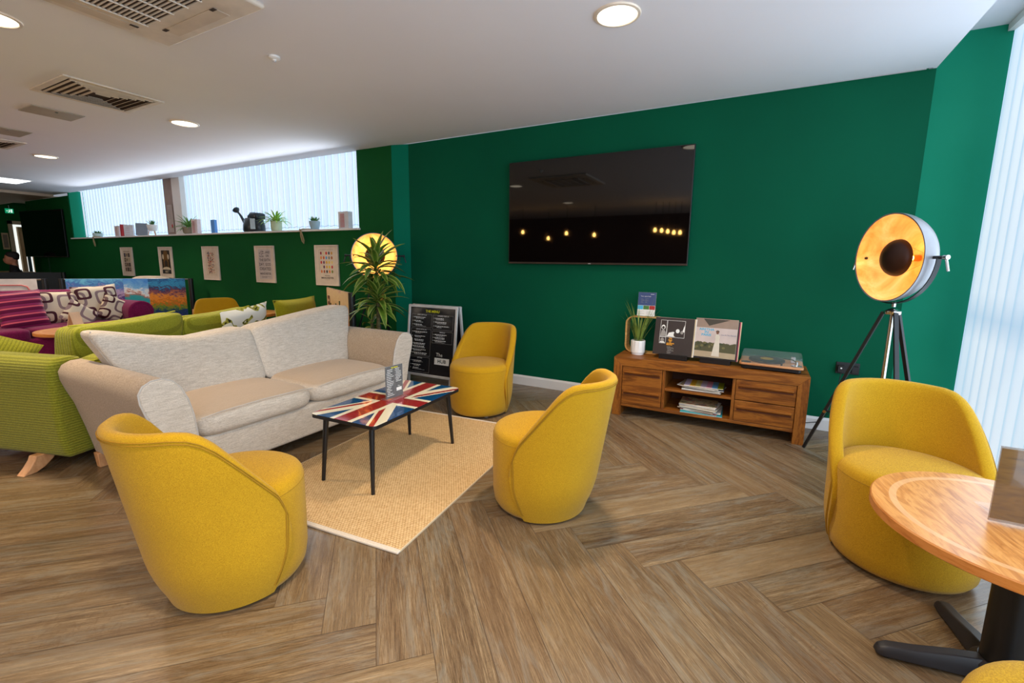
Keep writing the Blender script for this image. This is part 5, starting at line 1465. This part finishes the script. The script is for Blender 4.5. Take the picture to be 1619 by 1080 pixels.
b = barrier('cafe barrier with cream paint-drip banner behind the far arm of the grey sofa', (-4.75, 3.92), (-3.70, 3.35), .955, [(.0, .93, DRIP)], (.98,))
bm = BM(); r = random.Random(12)
for i in range(9):
    x = .22+i*.095; z1 = r.uniform(.72, .86); tube(bm, [(x, -.019, z1), (x+.004, -.019, r.uniform(.48, .6))], r.uniform(.005, .010), 5)
obj('dark_drips', bm, flat('drip_dark', (70, 84, 60), .6), b)
bm = BM(); b2(bm, .05, .17, -.0185, -.0165, .76, .87); obj('banner_logo_patch', bm, flat('logo_patch', (110, 70, 50), .6), b, smooth=0)
bm = BM(); add_text(bm, 'BUD', .04, .11, .81, 0, y=-.0195) if False else rect(bm, .07, .15, .80, .83, -.0195, 0); obj('patch_lettering', bm, [flat('patch_cream', (206, 180, 140), .6)], b, smooth=0)

# ------------------------------------------------------------------ seated man far left
def person():
    t = thing('person', 'dark-haired person in a black top seated at the far left', 'person', (-14.45, 3.70, -.07), radians(-110)); t.scale = (1.04,)*3
    # local +X is where he looks
    V = [(0, 0, .62), (.0, 0, .86), (.01, 0, 1.02), (.02, 0, 1.10), (.04, 0, 1.17),            # 0-4 spine/neck
         (0, .17, 1.0), (.06, .23, .82), (.24, .17, .74), (0, -.17, 1.0), (.06, -.23, .82), (.24, -.17, .74),  # arms 5-10
         (.02, .10, .50), (.42, .12, .50), (.42, .12, .10), (.55, .12, .05), (.02, -.10, .50), (.42, -.12, .50), (.42, -.12, .10), (.55, -.12, .05)]
    E = [(0, 1), (1, 2), (2, 3), (3, 4), (2, 5), (5, 6), (6, 7), (2, 8), (8, 9), (9, 10), (0, 11), (11, 12), (12, 13), (13, 14), (0, 15), (15, 16), (16, 17), (17, 18)]
    Rr = [(.15, .17), (.14, .17), (.12, .16), (.06, .065), (.055, .06), (.07, .07), (.05, .05), (.035, .035), (.07, .07), (.05, .05), (.035, .035), (.09, .09), (.065, .065), (.045, .045), (.035, .03), (.09, .09), (.065, .065), (.045, .045), (.035, .03)]
    me = bpy.data.meshes.new('body'); me.from_pydata(V, E, []); o = new_obj('body', me, [flat('black_clothes', (24, 22, 24), .8)], t)
    sk = o.modifiers.new('skin', 'SKIN'); sk.use_smooth_shade = True
    for v, r in zip(me.skin_vertices[0].data, Rr): v.radius = r
    me.skin_vertices[0].data[0].use_root = True
    s = o.modifiers.new('sub', 'SUBSURF'); s.levels = 2; s.render_levels = 2
    skin = flat('skin_tone', (196, 128, 96), .55)
    bm = BM()
    def hf(x, y, z):
        dz = (z-1.27)/.12; x2 = x+(.016 if dz < -.2 else 0)*max(0, x)/.1; y2 = y*(1-.16*max(0, -dz)); return (x2, y2, z)
    soft(bm, (.19, .15, .245), 12, 2.3, f=hf, c=(.045, 0, 1.27))
    tube(bm, [(.0, 0, 1.10), (.02, 0, 1.2)], .052, 14)
    soft(bm, (.035, .03, .055), 6, 2.2, c=(.142, 0, 1.255)); soft(bm, (.02, .055, .02), 6, 2.2, c=(.132, 0, 1.205))
    for sgn in (-1, 1): soft(bm, (.045, .02, .06), 6, 2.4, c=(.035, sgn*.078, 1.265))
    hd = obj('head', bm, skin, t, smooth=80)
    bm = BM()
    for sgn in (-1, 1): soft(bm, (.012, .022, .012), 5, 2, c=(.133, sgn*.03, 1.285))
    obj('eyes', bm, flat('eye_dark', (40, 30, 26), .3), hd)
    bm = BM(); soft(bm, (.205, .168, .16), 12, 2.3, f=lambda x, y, z: (x-.014, y, z+.030*(x < .02)*(-1 if z < 1.31 else 0)), c=(.030, 0, 1.345)); obj('hair', bm, flat('dark_hair', (34, 22, 18), .7), hd, smooth=80)
    for sgn in (-1, 1):
        bm = BM(); y = sgn*.16; soft(bm, (.09, .075, .03), 6, 3, c=(.30, y, .745))
        for k in range(4): tube(bm, [(.33, y-.028+.019*k, .745), (.365+(.006, .012, .008, 0)[k], y-.028+.019*k, .742), (.39+(.006, .012, .008, 0)[k], y-.028+.019*k, .730)], [.009, .008, .006], 8)
        tube(bm, [(.29, y-sgn*.03, .742), (.325, y-sgn*.055, .738), (.345, y-sgn*.058, .732)], [.011, .009, .007], 8); obj('hand', bm, skin, t, smooth=80)
    t2 = thing('stool', 'dark seat under the person far left', 'stool', (-14.45, 3.68, 0))
    bm = BM(); lathe(bm, [(0, .38), (.2, .38), (.2, .42), (0, .43)], 24); obj('seat', bm, BLKM, t2)
    bm = BM(); lathe(bm, [(.16, 0), (.16, .02), (.03, .03), (.03, .38)], 20); obj('pedestal', bm, BLKM, t2)
person()
t = thing('counter', 'beige counter top beneath the far doorway', 'counter', (-15.6, 4.06, 0))
bm = BM(); b2(bm, -.75, .55, -.22, .10, .90, .95); obj('worktop', bm, flat('counter_beige', (206, 170, 124), .5), t, smooth=0, bevel=.004)
bm = BM(); b2(bm, -.7, .5, -.18, .08, 0, .90); obj('carcass', bm, flat('counter_brown', (90, 60, 40), .6), t, smooth=0)

# ------------------------------------------------------------------ pendant bulbs at the back of the room (seen mirrored in the television)
for i, (x, z, y) in enumerate(((-5.33, 2.05, -2.0), (-4.16, 2.0, -2.0), (-4.72, 1.9, -2.2), (-3.47, 1.95, -2.0), (-2.10, 2.03, -2.0), (-1.97, 2.02, -2.05), (-1.85, 2.0, -2.1), (-1.73, 1.98, -2.15), (-1.61, 1.98, -2.2))):
    t = thing('pendant_bulb', 'bare filament bulb hanging behind the viewpoint, mirrored in the television', 'pendant light', (x, y, z), 0, 'bare pendant bulbs behind the viewpoint')
    bm = BM(); lathe(bm, [(0, -.05), (.025, -.04), (.035, -.015), (.03, .015), (.014, .04), (0, .045)], 14); obj('bulb', bm, BULB2 if i else bpy.data.materials.get('pendant_glow') or flat('pendant_glow', (255, 220, 160), .4, emit=(255, 190, 100), es=60), t)
    if not i: BULB2 = bpy.data.materials['pendant_glow']
    bm = BM(); tube(bm, [(0, 0, .04), (0, 0, H-z)], .004, 6); obj('flex', bm, WIRE, t)

# ------------------------------------------------------------------ lights
def area(name, loc, rot, sx, sy, e, col, spread=180):
    l = bpy.data.lights.new(name, 'AREA'); l.shape = 'RECTANGLE'; l.size = sx; l.size_y = sy; l.energy = e; l.color = col; l.spread = radians(spread)
    o = bpy.data.objects.new(name, l); COL.objects.link(o); o.location = loc; o.rotation_euler = rot; return o
area('window_light', (XB-.10, .6, 1.45), (0, radians(90), 0), 2.4, 6.4, 100, (.70, .85, 1.0))
area('room_fill', (.15, -2.0, 2.1), (radians(66), 0, radians(24)), 1.5, 1.3, 26, (1.0, .93, .86))
area('left_fill', (-9.6, -2.6, 2.2), (radians(60), 0, radians(-20)), 4.4, 1.6, 80, (1.0, .82, .64))
area('clerestory_light', (-8.0, 4.0, 2.3), (radians(-92), 0, 0), 7.0, .4, 30, (.82, .91, 1.0))
w = bpy.data.worlds.new('world'); SC.world = w; w.use_nodes = True
w.node_tree.nodes['Background'].inputs[0].default_value = (.8, .88, 1, 1); w.node_tree.nodes['Background'].inputs[1].default_value = .35
SC.view_settings.view_transform = 'Standard'; SC.view_settings.look = 'None'; SC.view_settings.exposure = 0.0; SC.view_settings.gamma = 1.0

# ------------------------------------------------------------------ camera (16 mm equivalent, slightly off-centre)
yaw, pitch, roll = radians(-28.182), radians(9.068), radians(.646)
f = Vector((sin(yaw)*cos(pitch), cos(yaw)*cos(pitch), -sin(pitch))); r = Vector((cos(yaw), -sin(yaw), 0)); u = r.cross(f)
r2 = r*cos(roll)+u*sin(roll); u2 = -r*sin(roll)+u*cos(roll)
cam = bpy.data.cameras.new('camera'); co = bpy.data.objects.new('camera', cam); COL.objects.link(co)
M3 = Matrix((r2, u2, -f)).transposed(); co.matrix_world = Matrix.Translation((0, 0, 1.3)) @ M3.to_4x4()
cam.sensor_fit = 'HORIZONTAL'; cam.sensor_width = 36; cam.lens = 718.25/1619*36
cam.shift_x = -(812.85-809.5)/1619; cam.shift_y = (529.27-540)/1619
cam.clip_start = .05; cam.clip_end = 100
SC.camera = co
